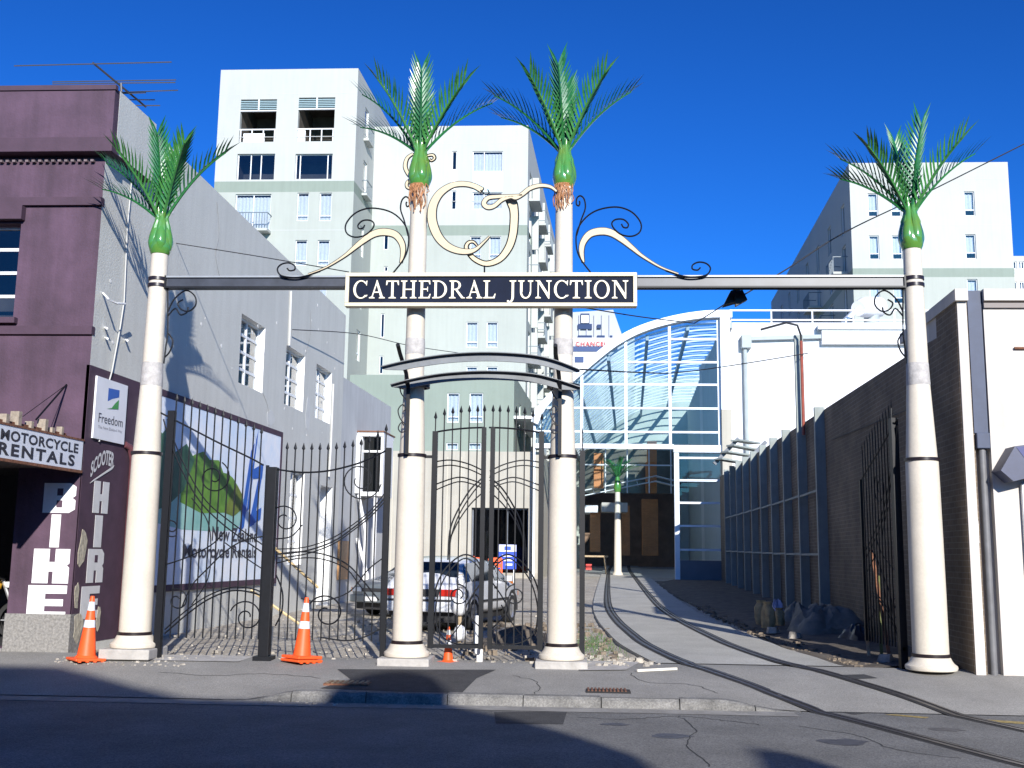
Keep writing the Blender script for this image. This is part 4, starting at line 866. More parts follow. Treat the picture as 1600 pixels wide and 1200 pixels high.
# buttress posts
pj = .24
for k in range(10):
    y = 10.55+k*2.75; tall = (k == 1); z1 = wtop(y)+.06
    pt = thing('wall_post', ('tall grey steel post carrying a cable above the brick wall' if tall else 'grey steel buttress post against the brick wall, ' + ('nearest the street' if k == 0 else ['', '', 'third', 'fourth', 'fifth', 'sixth', 'seventh', 'eighth', 'ninth', 'tenth'][k]+' from the street')), 'post', Q(-.2, y, zg(RY+y)), 'steel posts along the brick wall')
    zb = zg(RY+y)-.05
    MB(Q).box(-pj, -.013, y, y+.16, zb, 7.55 if tall else z1).build('post', greypost, pt)
    MB(Q).box(-pj-.06, -pj, y-.03, y+.19, zb, zb+.05).build('base_plate', greypost, pt)
    if k < 9: 
        for zr in (zb+1.55, zb+3.05):
            MB(Q).box(-pj+.02, -pj+.06, y+.16, y+2.75, zr, zr+.05).build('side_rail', greypost, pt)
pp = thing('red_conduit', 'rusty red conduit running up beside the tall steel post', 'pipe', Q(-.1, 13.0, 4.6))
MB().tube([Q(-.1, 13.1, 4.85), Q(-.1, 13.1, 7.35)], .04, 8).build('pipe', M('red_oxide', (.28, .06, .035), .6, var=.25, scale=7), pp)
MB().tube([Q(-.1, 13.1, 7.2), Q(-.1, 13.1, 7.5), Q(-.2, 13.0, 7.75), Q(-.5, 12.9, 7.8), Q(-1.2, 12.6, 7.55)], .03, 6).build('cable_bend', dcab, pp)
# slatted bracket canopy near the far end
sw = thing('slatted_canopy', 'small slatted steel canopy on brackets near the far end of the brick wall', 'canopy', Q(-1, 33, 5.5))
for k, (a, b, Yk) in enumerate((((1116, 725), (1154, 685), 46.8), ((1160, 727), (1197, 690), 46.8), ((1176, 724), (1212, 694), 48.6))): MB().bar(at(*a, Yk), at(*b, Yk), .14, .16).build('bracket', steelgrey, sw)
for a, b, Yk in (((1141, 696), (1213, 709), 46.5), ((1132, 706), (1206, 718), 46.5), ((1122, 717), (1192, 728), 46.5), ((1150, 688), (1180, 693), 46.5)): MB().bar(at(*a, Yk), at(*b, Yk+1.5), .5, .07).build('slat', greypost, sw)

# building across the street, behind the viewer: its roofline throws the shadow on the road
ta = math.tan(rad(SUN_AZ)); te = math.tan(rad(SUN_EL))/math.cos(rad(SUN_AZ))
edge = [(-70, 14.4), (-12, 14.5), (-7.77, 14.75), (-6.9, 14.75), (-6.2, 14.3), (-5.5, 13.8), (-4.64, 13.3), (-3.0, 13.18), (-2.86, 13.9), (-2.7, 14.4), (-2.45, 14.75), (-2.15, 14.8), (-1.85, 14.5), (-1.6, 13.9), (-1.42, 13.2), (-.8, 12.5), (-.14, 11.55), (.2, 10.95), (.62, 10.15), (.8, 9.1), (1.55, 9.0), (1.7, 10.75), (1.95, 10.62), (2.15, 10.28), (2.35, 9.75), (2.55, 8.6), (3.2, 8.0), (40, 7.6)]
YB = -10.0; prof = [(x+(y-YB)*ta, YB, surf(x, y)+(y-YB)*te) for x, y in edge]
ob = thing('street_building', 'brick building across the street behind the viewer with a shaped parapet', 'building', (5, YB, ROADZ))
pts = [(prof[0][0], YB, ROADZ)]+prof+[(prof[-1][0], YB, ROADZ)]
MB().prism([tuple(p) for p in pts], (0, -1.2, 0)).build('front_wall', M('plain_brick', (.28, .17, .12), .9, var=.2, scale=1), ob)
MB().box(prof[0][0], prof[-1][0], YB-14, YB-1.2, ROADZ, 6.5).build('rear_mass', MATS['plain_brick'], ob)
# ================================================================ PALM COLUMNS
YG = 15.5
frondm = M('palm_green_enamel', (.022, .17, .04), .34, .0, var=.35, scale=5, c2=(.012, .09, .03), coat=.35)
frond_l = M('palm_light_green_enamel', (.07, .24, .05), .28, c2=(.02, .13, .035), scale=6, coat=.6)
bulbm = M('palm_bulb_enamel', (.04, .24, .055), .16, c2=(.12, .22, .03), scale=2.2, coat=.8)
rootm = M('root_copper', (.42, .20, .09), .45, var=.4, scale=20)
ringm = M('black_band', (.018, .012, .014), .35)
def frond_mesh(seed, L=1.35, el0=72, bend=38):
    r = random.Random(seed); mb = MB(); n = 16; pts = []; p = Vector((0, 0, 0)); e = rad(el0)
    for i in range(n+1):
        pts.append(p.copy()); e = rad(el0-bend*(i/n)**1.4); p = p+Vector((math.cos(e), 0, math.sin(e)))*(L/n)
    mb.tube(pts, [.022*(1-.75*i/n)+.004 for i in range(n+1)], 6)
    m = 15
    for k in range(m):
        t = .12+.86*k/(m-1); f = t*n; i = min(int(f), n-1); q = pts[i].lerp(pts[i+1], f-i); tg = (pts[i+1]-pts[i]).normalized()
        nr = Vector((-tg.z, 0, tg.x))
        ll = .52*math.sin(min(1, t*1.4+.25)*math.pi*.5)*(1-.30*t)*r.uniform(.92, 1.06)
        for sd in (-1, 1):
            a = rad(47-19*t+r.uniform(-3, 3)); out = Vector((0, sd, 0))
            d = (tg*math.cos(a)+(out*.80+nr*.60).normalized()*math.sin(a)).normalized()
            w = .042; side = d.cross(nr if abs(d.dot(nr)) < .9 else tg).normalized()
            base, mid, tip = q, q+d*ll*.45+nr*.006, q+d*ll-nr*.012
            nn = side.cross(d).normalized()*.003
            mb.add([tuple(base-side*w*.35), tuple(base+side*w*.35), tuple(mid+side*w*.5), tuple(tip), tuple(mid-side*w*.5), tuple(mid+nn*1.7)], [(0, 1, 5), (1, 2, 5), (2, 3, 5), (3, 4, 5), (4, 0, 5)])
    return mb
def palm_column(x, ztop, label, seed, roots=False, rings=(), zbase=.3, zplinth=None, patch_z=(4.05, 4.40), plinth=(.36, .1), kr=1.):
    t = thing('palm_column', label, 'column', (x, YG, 0), 'cream columns with green metal palm tops', local=True)
    z0 = zbase
    MB().lathe([(r*(.5+kr/2), z) for r, z in [(.0, z0-.01), (.30, z0-.01), (.335, z0), (.345, z0+.03), (.34, z0+.055), (.30, z0+.085), (.275, z0+.12), (.262, z0+.15), (.25, z0+.17)]], n=32, cap=False).build('base', cream, t, True)
    MB().lathe([(r*kr, z) for r, z in [(.256, z0+.171), (.256, z0+.215), (.24, z0+.216)]], n=32, cap=False).build('band', ringm, t, True)
    MB().lathe([(r*kr, z) for r, z in [(.240, z0+.216), (.238, 1.2), (.231, 2.2), (.222, 3.03)]], n=32, cap=False).build('lower_shaft', cream, t, True)
    MB().lathe([(r*kr, z) for r, z in [(.215, 3.03), (.240, 3.032), (.240, 3.075), (.205, 3.077)]], n=32, cap=False).build('band', ringm, t, True)
    pz0, pz1 = patch_z; rt = .125
    def rr(z): 
        a, b = .212*kr, .5*(.155*kr+.15); return a+(b-a)*(z-3.07)/1.2 if z < 4.27 else b+(rt-b)*(z-4.27)/(ztop-4.27)
    mb = MB(); zz = [3.07]+frange(3.2, pz0, 5); mb.lathe([(rr(z), z) for z in zz], n=28, cap=False); mb.build('upper_shaft', cream, t, True)
    R_.seed(seed); mb = MB(); ph = R_.uniform(0, 6)
    mb.lathe([(rr(pz0)+.001, pz0), (rr(pz0)+.004, pz0+.02), (rr((pz0+pz1)/2)+.006, (pz0+pz1)/2), (rr(pz1)+.004, pz1-.02), (rr(pz1)+.001, pz1)], n=28, cap=False, lobes=lambda f, q: 1+.008*math.sin(3*q+ph)+.006*math.sin(7*q)); mb.build('grout_joint', mortar_patch, t, True)
    MB().lathe([(rr(z), z) for z in [pz1]+frange(pz1+.1, ztop, 6)], n=28, cap=False).build('upper_shaft', cream, t, True)
    for z in rings: MB().lathe([(rr(z)-.01, z-.028), (rr(z)+.016, z-.026), (rr(z)+.016, z+.024), (rr(z)-.01, z+.026)], n=28, cap=False).build('band', ringm, t, True)
    if plinth:
        s, h = plinth; MB().box(-s, s, -s, s, z0-.01-h-.06, z0-.008).build('plinth', thr, t, bevel=.015)
    # bulb: sheaths that part into the frond stems
    prof = [(.0, -.005), (rt+.008, .0), (rt+.030, .05), (rt+.042, .13), (rt+.036, .20), (rt+.014, .30), (rt-.02, .40), (rt-.05, .50), (rt-.07, .58), (rt-.08, .64), (.0, .65)]
    mb = MB(); mb.lathe([(r, ztop+z) for r, z in prof], n=40, cap=False, lobes=lambda f, q: 1+(.20*max(0, f-.25)/.75)*math.cos(5*q+seed)); mb.build('bulb', bulbm, t, True)
    for k5 in range(5):
        a = seed*1.3+k5*1.2566; ca_, sa_ = math.cos(a), math.sin(a)
        MB().tube(crom([(ca_*r_, sa_*r_, ztop+z_) for r_, z_ in ((.075, .005), (.095, .10), (.10, .20), (.085, .34), (.062, .50), (.058, .66), (.085, .80))], 3), [q_ for q_ in (.052, .060, .068, .076, .083, .088, .088, .086, .082, .075, .068, .060, .053, .046, .040, .034, .028, .022, .012)], 10).build('sheath', bulbm, t, True)
    R_.seed(seed); hub = ztop+.56
    defs = [(3, 56, 28, 1.42), (180, 57, 30, 1.44), (272, 77, 16, 1.30), (320, 58, 20, 1.30), (222, 58, 20, 1.30), (90, 78, 14, 1.30), (168, 44, 30, 1.2)]
    for i, (az, el, bd, L) in enumerate(defs):
        az += R_.uniform(-13, 13); mb = frond_mesh(seed*20+i, L*R_.uniform(.88, .98), el+R_.uniform(-5, 5), bd)
        o = mb.build('frond', frond_l if i in (3, 4) else frondm, t)
        a = rad(az); o.location = (math.cos(a)*.055, math.sin(a)*.055, hub); o.rotation_euler = (0, 0, a)
        # stem sheath from bulb to frond
        sm = MB(); sm.tube([(math.cos(a)*.11, math.sin(a)*.11, ztop+.25), (math.cos(a)*.10, math.sin(a)*.10, ztop+.42), (math.cos(a)*.06, math.sin(a)*.06, hub+.0), (math.cos(a)*(.06+.1*math.cos(rad(el))), math.sin(a)*(.06+.1*math.cos(rad(el))), hub+.1*math.sin(rad(el)))], [.035, .045, .032, .02], 8); sm.build('stem', bulbm, t, True)
    if roots:
        mb = MB(); r = random.Random(seed)
        for k in range(26):
            a = rad(r.gauss(268, 24)); L = r.uniform(.12, .46); q = []
            for j in range(6):
                s = j/5; aa = a+r.uniform(-.16, .16); q.append((math.cos(aa)*(rt+.02+.03*math.sin(s*3)+r.uniform(0, .015)), math.sin(aa)*(rt+.02+.03*math.sin(s*3)+r.uniform(0, .02)), ztop+.03-L*s))
            mb.tube(crom(q, 2), .0075, 4)
        tag(mb.build('root_tuft', rootm, t), kind='stuff')
    return t
palm_column(-6.215, 6.06, 'outer left cream palm column in front of the purple building corner', 1, rings=(5.575, 5.674), zbase=.29, plinth=(.36, .08), kr=.93)
palm_column(-2.30, 7.09, 'inner left cream palm column under the left end of the name sign', 2, True, zbase=.235, patch_z=(4.53, 4.77), plinth=(.36, .09), kr=.87)
palm_column(-.125, 7.08, 'inner right cream palm column under the right end of the name sign', 3, True, zbase=.235, patch_z=(4.53, 4.77), plinth=(.36, .09), kr=.87)
palm_column(4.93, 6.11, 'outer right cream palm column beside the dark brick wall', 4, rings=(5.575, 5.674), zbase=.18, patch_z=(4.11, 4.43), plinth=None)

# ================================================================ NAME SIGN, BEAMS, MONOGRAM
SX0, SX1, SZ0, SZ1 = -3.30, .93, 5.19, 5.69; SYF = 15.2
ns = thing('name_sign', 'navy sign with cream border and letters CATHEDRAL JUNCTION across the gate', 'sign', ((SX0+SX1)/2, SYF, SZ0))
MB().box(SX0+.05, SX1-.05, SYF, SYF+.1, SZ0+.05, SZ1-.05).build('panel', navy, ns)
bord = M('sign_border', (.70, .62, .44), .45, var=.06, scale=4)
for q in ((SX0, SX1, SZ1-.055, SZ1), (SX0, SX1, SZ0, SZ0+.055), (SX0, SX0+.055, SZ0+.055, SZ1-.055), (SX1-.055, SX1, SZ0+.055, SZ1-.055)):
    MB().box(q[0], q[1], SYF-.035, SYF+.12, q[2], q[3]).build('border', bord, ns, bevel=.008)
# serif capitals from stems, hairlines, serifs and bowls
def rect(x0, y0, x1, y1): return [(x0, y0), (x1, y0), (x1, y1), (x0, y1)]
def bowl(cx, cy, rx, ry, ix, iy, a0, a1, sh=0., n=22):
    o = [(cx+rx*math.cos(rad(a0+(a1-a0)*i/n)), cy+ry*math.sin(rad(a0+(a1-a0)*i/n))) for i in range(n+1)]
    q = [(cx+sh+ix*math.cos(rad(a0+(a1-a0)*i/n)), cy+iy*math.sin(rad(a0+(a1-a0)*i/n))) for i in range(n+1)]
    return ('ring', o, q)
def ser(x, y, w=.13, st=.13, up=True):                    # slab with a small bracket
    h = .045; k = .05
    return [(x-w, y), (x+st+w, y), (x+st+w, y+h), (x+st, y+h+k), (x, y+h+k), (x-w, y+h)] if up else [(x-w, y-h), (x, y-h-k), (x+st, y-h-k), (x+st+w, y-h), (x+st+w, y), (x-w, y)]
ST = .14; TN = .065
GL = {
 'I': (.42, [rect(.14, .04, .14+ST, .96), ser(.14, 0, .13, ST), ser(.14, 1, .13, ST, False)]),
 'H': (.98, [rect(.14, .04, .28, .96), ser(.14, 0, .12, ST), ser(.14, 1, .12, ST, False), rect(.70, .04, .84, .96), ser(.70, 0, .12, ST), ser(.70, 1, .12, ST, False), rect(.28, .47, .70, .47+TN)]),
 'L': (.74, [rect(.14, .04, .28, .96), ser(.14, 0, .12, ST), ser(.14, 1, .13, ST, False), [(.28, 0), (.68, 0), (.74, .26), (.69, .26), (.60, .075), (.28, .075)]]),
 'E': (.74, [rect(.14, .04, .28, .96), ser(.14, 0, .12, ST), ser(.14, 1, .12, ST, False), [(.28, 0), (.68, 0), (.74, .25), (.69, .25), (.60, .07), (.28, .07)], [(.28, .93), (.60, .93), (.66, .78), (.71, .78), (.69, 1), (.28, 1)], rect(.28, .48, .53, .545), [(.53, .38), (.57, .38), (.57, .65), (.53, .65)]]),
 'T': (.80, [rect(.33, .04, .47, .94), ser(.33, 0, .14, ST), rect(.06, .93, .74, 1), [(.02, .74), (.07, .74), (.13, .93), (.06, 1), (.03, 1)], [(.78, .74), (.73, .74), (.67, .93), (.74, 1), (.77, 1)]]),
 'N': (.98, [rect(.15, .03, .15+TN, .96), ser(.12, 0, .1, .12), [(.02, 1), (.28, 1), (.84, .18), (.84, -.02), (.78, -.02), (.20, .86), (.10, .96), (.02, .96)], rect(.78, .18, .78+TN, .97), ser(.75, 1, .1, .12, False)]),
 'U': (.94, [rect(.14, .36, .28, .96), ser(.14, 1, .12, ST, False), rect(.72, .36, .785, .96), ser(.69, 1, .1, .12, False), bowl(.4625, .36, .3225, .38, .215, .30, 180, 360, .012)]),
 'D': (.92, [rect(.14, .04, .28, .96), ser(.14, 0, .12, ST), ser(.14, 1, .12, ST, False), bowl(.34, .5, .54, .5, .40, .43, -90, 90), rect(.28, 0, .345, .07), rect(.28, .93, .345, 1)]),
 'R': (.92, [rect(.14, .04, .28, .96), ser(.14, 0, .12, ST), ser(.14, 1, .12, ST, False), bowl(.38, .735, .32, .265, .19, .20, -90, 90), rect(.28, .47, .385, .535), rect(.28, .935, .385, 1), [(.36, .49), (.50, .49), (.86, .06), (.95, .04), (.95, 0), (.74, 0)]]),
 'C': (.88, [bowl(.50, .5, .45, .52, .32, .455, 42, 318, .012), [(.80, .76), (.84, .70), (.87, 1.0), (.83, 1.0), (.78, .92)], [(.80, .14), (.85, .18), (.86, .22), (.90, .16), (.82, .08)]]),
 'O': (1.0, [bowl(.5, .5, .46, .52, .32, .455, 0, 360)]),
 'A': (.94, [[(.17, .03), (.235, .03), (.50, .84), (.46, .96)], [(.46, 1.03), (.51, 1.03), (.88, .03), (.72, .03), (.46, .82)], ser(.16, 0, .12, .09), ser(.74, 0, .11, .13), rect(.28, .31, .66, .31+TN)]),
 'J': (.52, [rect(.24, .10, .38, .96), ser(.24, 1, .13, ST, False), bowl(.13, .10, .25, .34, .11, .26, 270, 360), [(.13, -.24), (.13, -.16), (.06, -.10), (-.02, -.12), (-.02, -.2)]]),
}
def glyph(mb, ch, x, z, s, y, dep=.03):
    for k, pc in enumerate(GL[ch][1]):
        yy = y-.0004*k
        if isinstance(pc, tuple):
            _, o, q = pc
            for i in range(len(o)-1):
                loop = [o[i], o[i+1], q[i+1], q[i]]; mb.prism([(x+u*s, yy, z+v*s) for u, v in loop], (0, dep, 0))
        else: mb.prism([(x+u*s, yy, z+v*s) for u, v in pc], (0, dep, 0))
letcream = M('sign_letter_cream', (.84, .76, .58), .5, var=.04, scale=8)
msg = 'CATHEDRAL JUNCTION'; gap = .075; sp = .62
tot = sum(sp if c == ' ' else GL[c][0]+gap for c in msg); pw = (at(984, 455, SYF).x-at(551, 455, SYF).x); s_ = .265; kx = pw/(tot*s_)
x = at(551, 455, SYF).x; zl = at(700, 466.5, SYF).z
for c in msg:
    if c == ' ': x += sp*s_*kx; continue
    mb = MB(); glyph(mb, c, 0, 0, s_, 0); mb.v = [Vector((x+v.x*kx, SYF-.016+v.y, zl+v.z)) for v in mb.v]; mb.build('letter', letcream, ns); x += (GL[c][0]+gap)*s_*kx
# beams
def beam(x0, x1, label):
    t = thing('gate_beam', label, 'beam', ((x0+x1)/2, YG, 5.54), 'side beams of the gate')
    MB().box(x0, x1, YG-.045, YG+.045, 5.555, 5.69).build('web', M('beam_black', (.04, .045, .058), .4, var=.4, scale=3), t); MB().box(x0, x1, YG-.075, YG+.075, 5.69, 5.715).build('top_flange', M('flange_paint', (.3, .32, .34), .3, var=.1, scale=5), t)
    MB().box(x0, x1, YG-.075, YG+.075, 5.53, 5.555).build('bottom_flange', black, t)
    for xe in (x0, x1): MB().box(xe-.012, xe+.012, YG-.08, YG+.08, 5.525, 5.72).build('end_plate', black, t)
beam(-6.08, -3.31, 'left black steel beam from the outer left column to the name sign'); beam(.94, 4.79, 'right black steel beam from the name sign to the outer right column')
def ribbon(parent, pts, Y, th=.03, name='ribbon', edge=True, k=5):
    # pts: (px, py, half width px); the plate stands in the plane y=Y, with dark edge rods
    q = crom(pts, k); C_ = [at(a, b, Y) for a, b, w in q]; sc_ = (at(801, 400, Y)-at(800, 400, Y)).length; L, Rr = [], []
    for i, p in enumerate(C_):
        a, b = C_[max(0, i-1)], C_[min(len(C_)-1, i+1)]; t_ = Vector((b.x-a.x, 0, b.z-a.z)).normalized(); nrm = Vector((-t_.z, 0, t_.x)); w = q[i][2]*sc_
        L.append(p+nrm*w); Rr.append(p-nrm*w)
    mb = MB()
    for i in range(len(C_)-1): mb.prism([tuple(v) for v in (L[i], L[i+1], Rr[i+1], Rr[i])], (0, th, 0))
    o = mb.build(name, sandgold, parent)
    if edge:
        e = MB(); off = Vector((0, th/2, 0)); e.tube([p+off for p in L], .017, 5); e.tube([p+off for p in Rr], .017, 5); e.tube([L[0]+off, Rr[0]+off], .017, 5); e.build('edge_rod', black, o)
    return o
YM = 15.36; z7 = lambda L_: [(620+a/5, 240+b/5, w/5) for a, b, w in L_]
mg = thing('gold_monogram', 'gold interlaced C and J monogram standing above the name sign', 'monogram', at(767, 426, YM))
ribbon(mg, z7([(668, 285, 20), (600, 250, 18), (520, 235, 18), (430, 247, 20), (340, 305, 26), (287, 390, 30), (273, 480, 32), (285, 560, 32), (325, 650, 30), (390, 718, 26), (470, 755, 22), (550, 765, 18), (610, 750, 12), (660, 710, 7), (725, 645, 3)]), YM, name='letter_c')
ribbon(mg, z7([(868, 345, 22), (900, 385, 34), (915, 440, 30), (917, 520, 29), (905, 640, 28), (870, 740, 26), (800, 825, 22), (700, 860, 18), (610, 825, 16), (560, 770, 14), (542, 730, 12), (560, 695, 10), (600, 690, 7), (640, 735, 3)]), YM+.05, name='letter_j')
ribbon(mg, z7([(1250, 295, 5), (1200, 258, 9), (1120, 248, 12), (1040, 270, 14), (985, 312, 14), (930, 345, 12), (890, 338, 9), (820, 360, 13), (760, 408, 14), (710, 417, 16), (680, 388, 16), (712, 345, 14), (790, 335, 12), (870, 330, 9), (980, 322, 5)]), YM-.05, name='flourish')
ribbon(mg, [(645, 240, 1.2), (636, 247, 2), (633, 260, 2.4), (638, 272, 2), (643, 278, 1.6), (636, 285, 1.8), (636, 292, 1.4), (642, 295, 1)], YM+.12, name='flourish')
ribbon(mg, [(668, 243, 1.2), (676, 242, 1.6), (679, 247, 1.4), (674, 251, 1), (671, 248, .7)], YM+.12, name='flourish')
MB().tube([at(757, 415, YM), at(757, 427, YM)], .012, 5).build('support_rod', black, mg)
MB().tube([at(a, b, YM) for a, b in crom([(751, 297), (757, 303), (764, 302), (762, 296)], 5)], .01, 5).build('curl', black, mg)
# scroll brackets either side of the sign (right one measured, left one mirrored)
z8 = lambda L_: [(860+a/5, 240+b/5)+tuple(w/5 for w in r) for a, b, *r in L_]
XM = (SX0+SX1)/2
for mir, lb in ((False, 'gold and black scroll bracket above the beam right of the sign'), (True, 'gold and black scroll bracket above the beam left of the sign')):
    t = thing('scroll_bracket', lb, 'scrollwork', (XM+(-1 if mir else 1)*2.9, YG-.05, 5.72), 'scroll brackets beside the monogram')
    n0 = len(col.objects)
    objs = [ribbon(t, z8([(258, 850, 6), (243, 760, 16), (258, 688, 20), (312, 625, 24), (400, 605, 26), (480, 620, 24), (560, 670, 20), (640, 735, 14), (720, 800, 8), (860, 885, 4), (1000, 938, 3)]), YG-.1)]
    for L_ in ([(315, 930), (240, 830), (205, 740), (205, 620), (250, 530), (330, 460), (430, 425), (540, 420), (640, 460), (705, 540), (700, 610), (640, 645), (560, 635), (500, 590), (480, 545), (510, 515), (570, 515), (608, 550), (600, 578), (570, 575), (555, 550)],
               [(205, 640), (240, 520), (272, 430), (265, 360), (235, 330), (207, 350), (203, 395), (222, 408), (230, 385), (225, 370)],
               [(900, 915), (1000, 948), (1100, 965), (1215, 950), (1250, 900), (1220, 860), (1160, 848), (1112, 870), (1110, 902), (1150, 910), (1172, 890)]):
        mb = MB(); mb.tube([at(a, b, YG-.1) for a, b in crom(z8(L_), 5)], .0125, 6); objs.append(mb.build('scroll_rod', black, t, True))
    if mir:
        for o in objs+[c for o in objs for c in col.objects if c.parent == o]:
            ox = ORG[t].x
            for v in o.data.vertices: v.co.x = 2*(XM-ox)-v.co.x
            o.data.flip_normals()
# small scrolls under the beam at the outer columns
for px, sgn, lb in ((262, 1, 'small black scroll under the left beam at the outer column'), (1411, -1, 'small black scroll under the right beam at the outer column')):
    t = thing('corner_scroll', lb, 'scrollwork', at(px, 500, YG), 'corner scrolls under the beams')
    for L_ in ([(0, 30), (10, 10), (28, -4), (42, 4), (44, 18), (34, 28), (22, 26), (16, 16), (24, 10)], [(0, 36), (12, 24), (20, 34), (30, 30), (32, 22)], [(0, -6), (0, 60), (-3, 85), (-6, 110)], [(0, 62), (8, 74), (4, 90), (-4, 100)]):
        mb = MB(); mb.tube([at(px+sgn*a, 458+b, YG) for a, b in crom(L_, 5)], .012, 6); mb.build('scroll_rod', black, t, True)

# ================================================================ ARCHED CANOPY OVER THE SMALL GATE
cn = thing('arched_canopy', 'pair of curved grey steel bands arching over the pedestrian gate', 'canopy', (-1.2, 14.9, 3.05))
for Yc, pts, hw in ((14.55, [(597, 572), (640, 562), (700, 553), (765, 550), (830, 554), (870, 563), (906, 577)], 7), (15.2, [(611, 600), (650, 590), (700, 582), (765, 579), (830, 583), (870, 592), (907, 604)], 7)):
    q = [at(a, b, Yc) for a, b in crom(pts, 5)]; mb = MB(); sc_ = (at(801, 560, Yc)-at(800, 560, Yc)).length; h = hw*sc_*1.7; w = .15
    A = [(p.x, Yc, p.z-h*.2) for p in q]; B = []
    for i, p in enumerate(q):
        e = min(i, len(q)-1-i); f = min(1, e/4); B.append((p.x, Yc, p.z-h*.2-h*(.15+.85*f)))
    for i in range(len(q)-1): mb.prism([A[i], A[i+1], B[i+1], B[i]], (0, .03, 0))
    for i in range(len(q)-1): mb.add([(A[i][0], Yc-w/2, A[i][2]+.012), (A[i+1][0], Yc-w/2, A[i+1][2]+.012), (A[i+1][0], Yc+w/2, A[i+1][2]+.012), (A[i][0], Yc+w/2, A[i][2]+.012), (A[i][0], Yc-w/2, A[i][2]), (A[i+1][0], Yc-w/2, A[i+1][2]), (A[i+1][0], Yc+w/2, A[i+1][2]), (A[i][0], Yc+w/2, A[i][2])], [(0, 1, 2, 3), (7, 6, 5, 4), (0, 4, 5, 1), (2, 6, 7, 3)])
    mb.build('curved_band', M('canopy_grey', (.16, .175, .19), .5, var=.25, scale=4), cn)
for xc, sgn in ((-2.30, 1), (-.125, 1)):
    MB().bar((xc-.04, YG-.27, 3.05), (xc-.04, YG-.27, 4.05), .05, .06).build('strut', black, cn)
    MB().tube([(xc-.04, YG-.27, 4.0), (xc-.06, 15.1, 4.2), (xc-.10, 14.75, 4.42), (xc-.10, 14.55, 4.50)], .03, 8).build('arm', black, cn)
    MB().lathe([(.19, 4.04), (.235, 4.042), (.235, 4.10), (.18, 4.102)], c=(xc, YG, 0), n=28, cap=False).build('collar', black, cn, True)
    for L_ in ([(-.04, 3.45), (-.14, 3.55), (-.18, 3.68), (-.12, 3.76), (-.07, 3.70), (-.11, 3.66)], [(-.04, 3.40), (-.12, 3.36), (-.17, 3.42), (-.13, 3.50), (-.09, 3.46)], [(-.04, 3.8), (-.14, 3.92), (-.17, 4.05)]):
        MB().tube([(xc+a, YG-.27, b) for a, b in crom(L_, 5)], .009, 5).build('scroll_rod', black, cn)

# ================================================================ WROUGHT IRON GATES
def interp(L_, x):
    L_ = sorted(L_)
    for (a, za), (b, zb) in zip(L_, L_[1:]):
        if x <= b: return za+(zb-za)*max(0, x-a)/(b-a)
    return L_[-1][1]
def spear(mb, x, z):
    mb.add([(x-.006, -.006, z), (x+.006, -.006, z), (x+.006, .006, z), (x-.006, .006, z), (x-.026, 0, z+.03), (x+.026, 0, z+.03), (x, -.012, z+.035), (x, .012, z+.035), (x, 0, z+.12)],
           [(0, 1, 6), (0, 6, 4), (1, 5, 6), (2, 3, 7), (3, 4, 7), (2, 7, 5), (3, 0, 4), (1, 2, 5), (4, 6, 8), (6, 5, 8), (5, 7, 8), (7, 4, 8)])
def leaf(name, label, group, hinge, rotz, bars, rail, tips, zb, stiles, scrolls, grail=None, gz=.15):
    t = thing(name, label, 'gate', (hinge[0], hinge[1], 0), group, rotz, local=True)
    for (x0, x1, z0, z1) in stiles: MB().box(x0, x1, -(x1-x0)/2, (x1-x0)/2, z0, z1).build('stile', black, t)
    mb = MB(); mb.tube([(x, 0, z) for x, z in crom(sorted(rail), 6)], .014, 6); mb.build('top_rail', black, t)
    xa, xb = min(s[0] for s in stiles), max(s[1] for s in stiles)
    MB().box(xa, xb, -.022, .022, zb-.025, zb+.025).build('bottom_rail', black, t)
    for x in bars:
        zt = interp(tips, x); mb = MB(); mb.box(x-.0085, x+.0085, -.0085, .0085, zb, zt); b = mb.build('bar', black, t)
        m2 = MB(); spear(m2, x, zt); m2.build('spearhead', black, b)
    for L_, r in scrolls: mb = MB(); mb.tube([(x, -.012, z) for x, z in L_], r, 5); mb.build('scroll', black, t)
    return t
def U(px, py, hx, sgn): p = at(px, py, YG); return ((p.x-hx)*sgn, p.z)
def sx(pts, hx, sgn, k=5): return [U(a, b, hx, sgn) for a, b in (crom(pts, k) if len(pts) < 20 else pts)]
def dup(pts, d): return [(a+d[0], b+d[1]) for a, b in pts]
# left leaf A (hinge at outer left column)
hA = at(251, 850, YG).x; uA = lambda *q: U(*q, hA, 1)
sA = []
for pts, r in [(volute(334, 746, 27, 5, -60, 480), .010), ([(256, 655), (266, 690), (285, 735), (312, 782), (352, 822), (412, 864)], .011), ([(262, 655), (273, 690), (293, 735), (322, 782), (360, 815), (412, 852)], .010), (volute(386, 964, 27, 5, 200, 720), .011),
               ([(258, 990), (290, 962), (325, 937), (362, 923), (395, 926), (414, 934)], .012), ([(258, 984), (290, 955), (325, 931), (362, 918), (395, 920), (414, 928)], .010), (volute(277, 938, 19, 4, -120, 330), .010), ([(284, 950), (300, 915), (325, 888), (352, 862), (380, 845), (412, 838)], .011),
               (volute(268, 824, 15, 4, 60, 560), .010), ([(253, 884), (290, 872), (330, 852), (352, 830)], .010), ([(300, 778), (325, 815), (330, 860), (325, 905), (300, 945)], .009), ([(352, 848), (385, 872), (412, 890)], .009)]:
    sA.append((sx(pts, hA, 1), r))
barsA = [uA(262+i*12.55, 850)[0] for i in range(12)]; zbl = at(400, 999, YG).z
railA = [uA(a, b) for a, b in ((251, 645), (290, 665), (340, 691), (390, 715), (412, 727))]; tipsA = [uA(a, b) for a, b in ((251, 618), (300, 634), (350, 653), (412, 680))]
stA = [(.0, .10, .12, uA(251, 642)[1])]
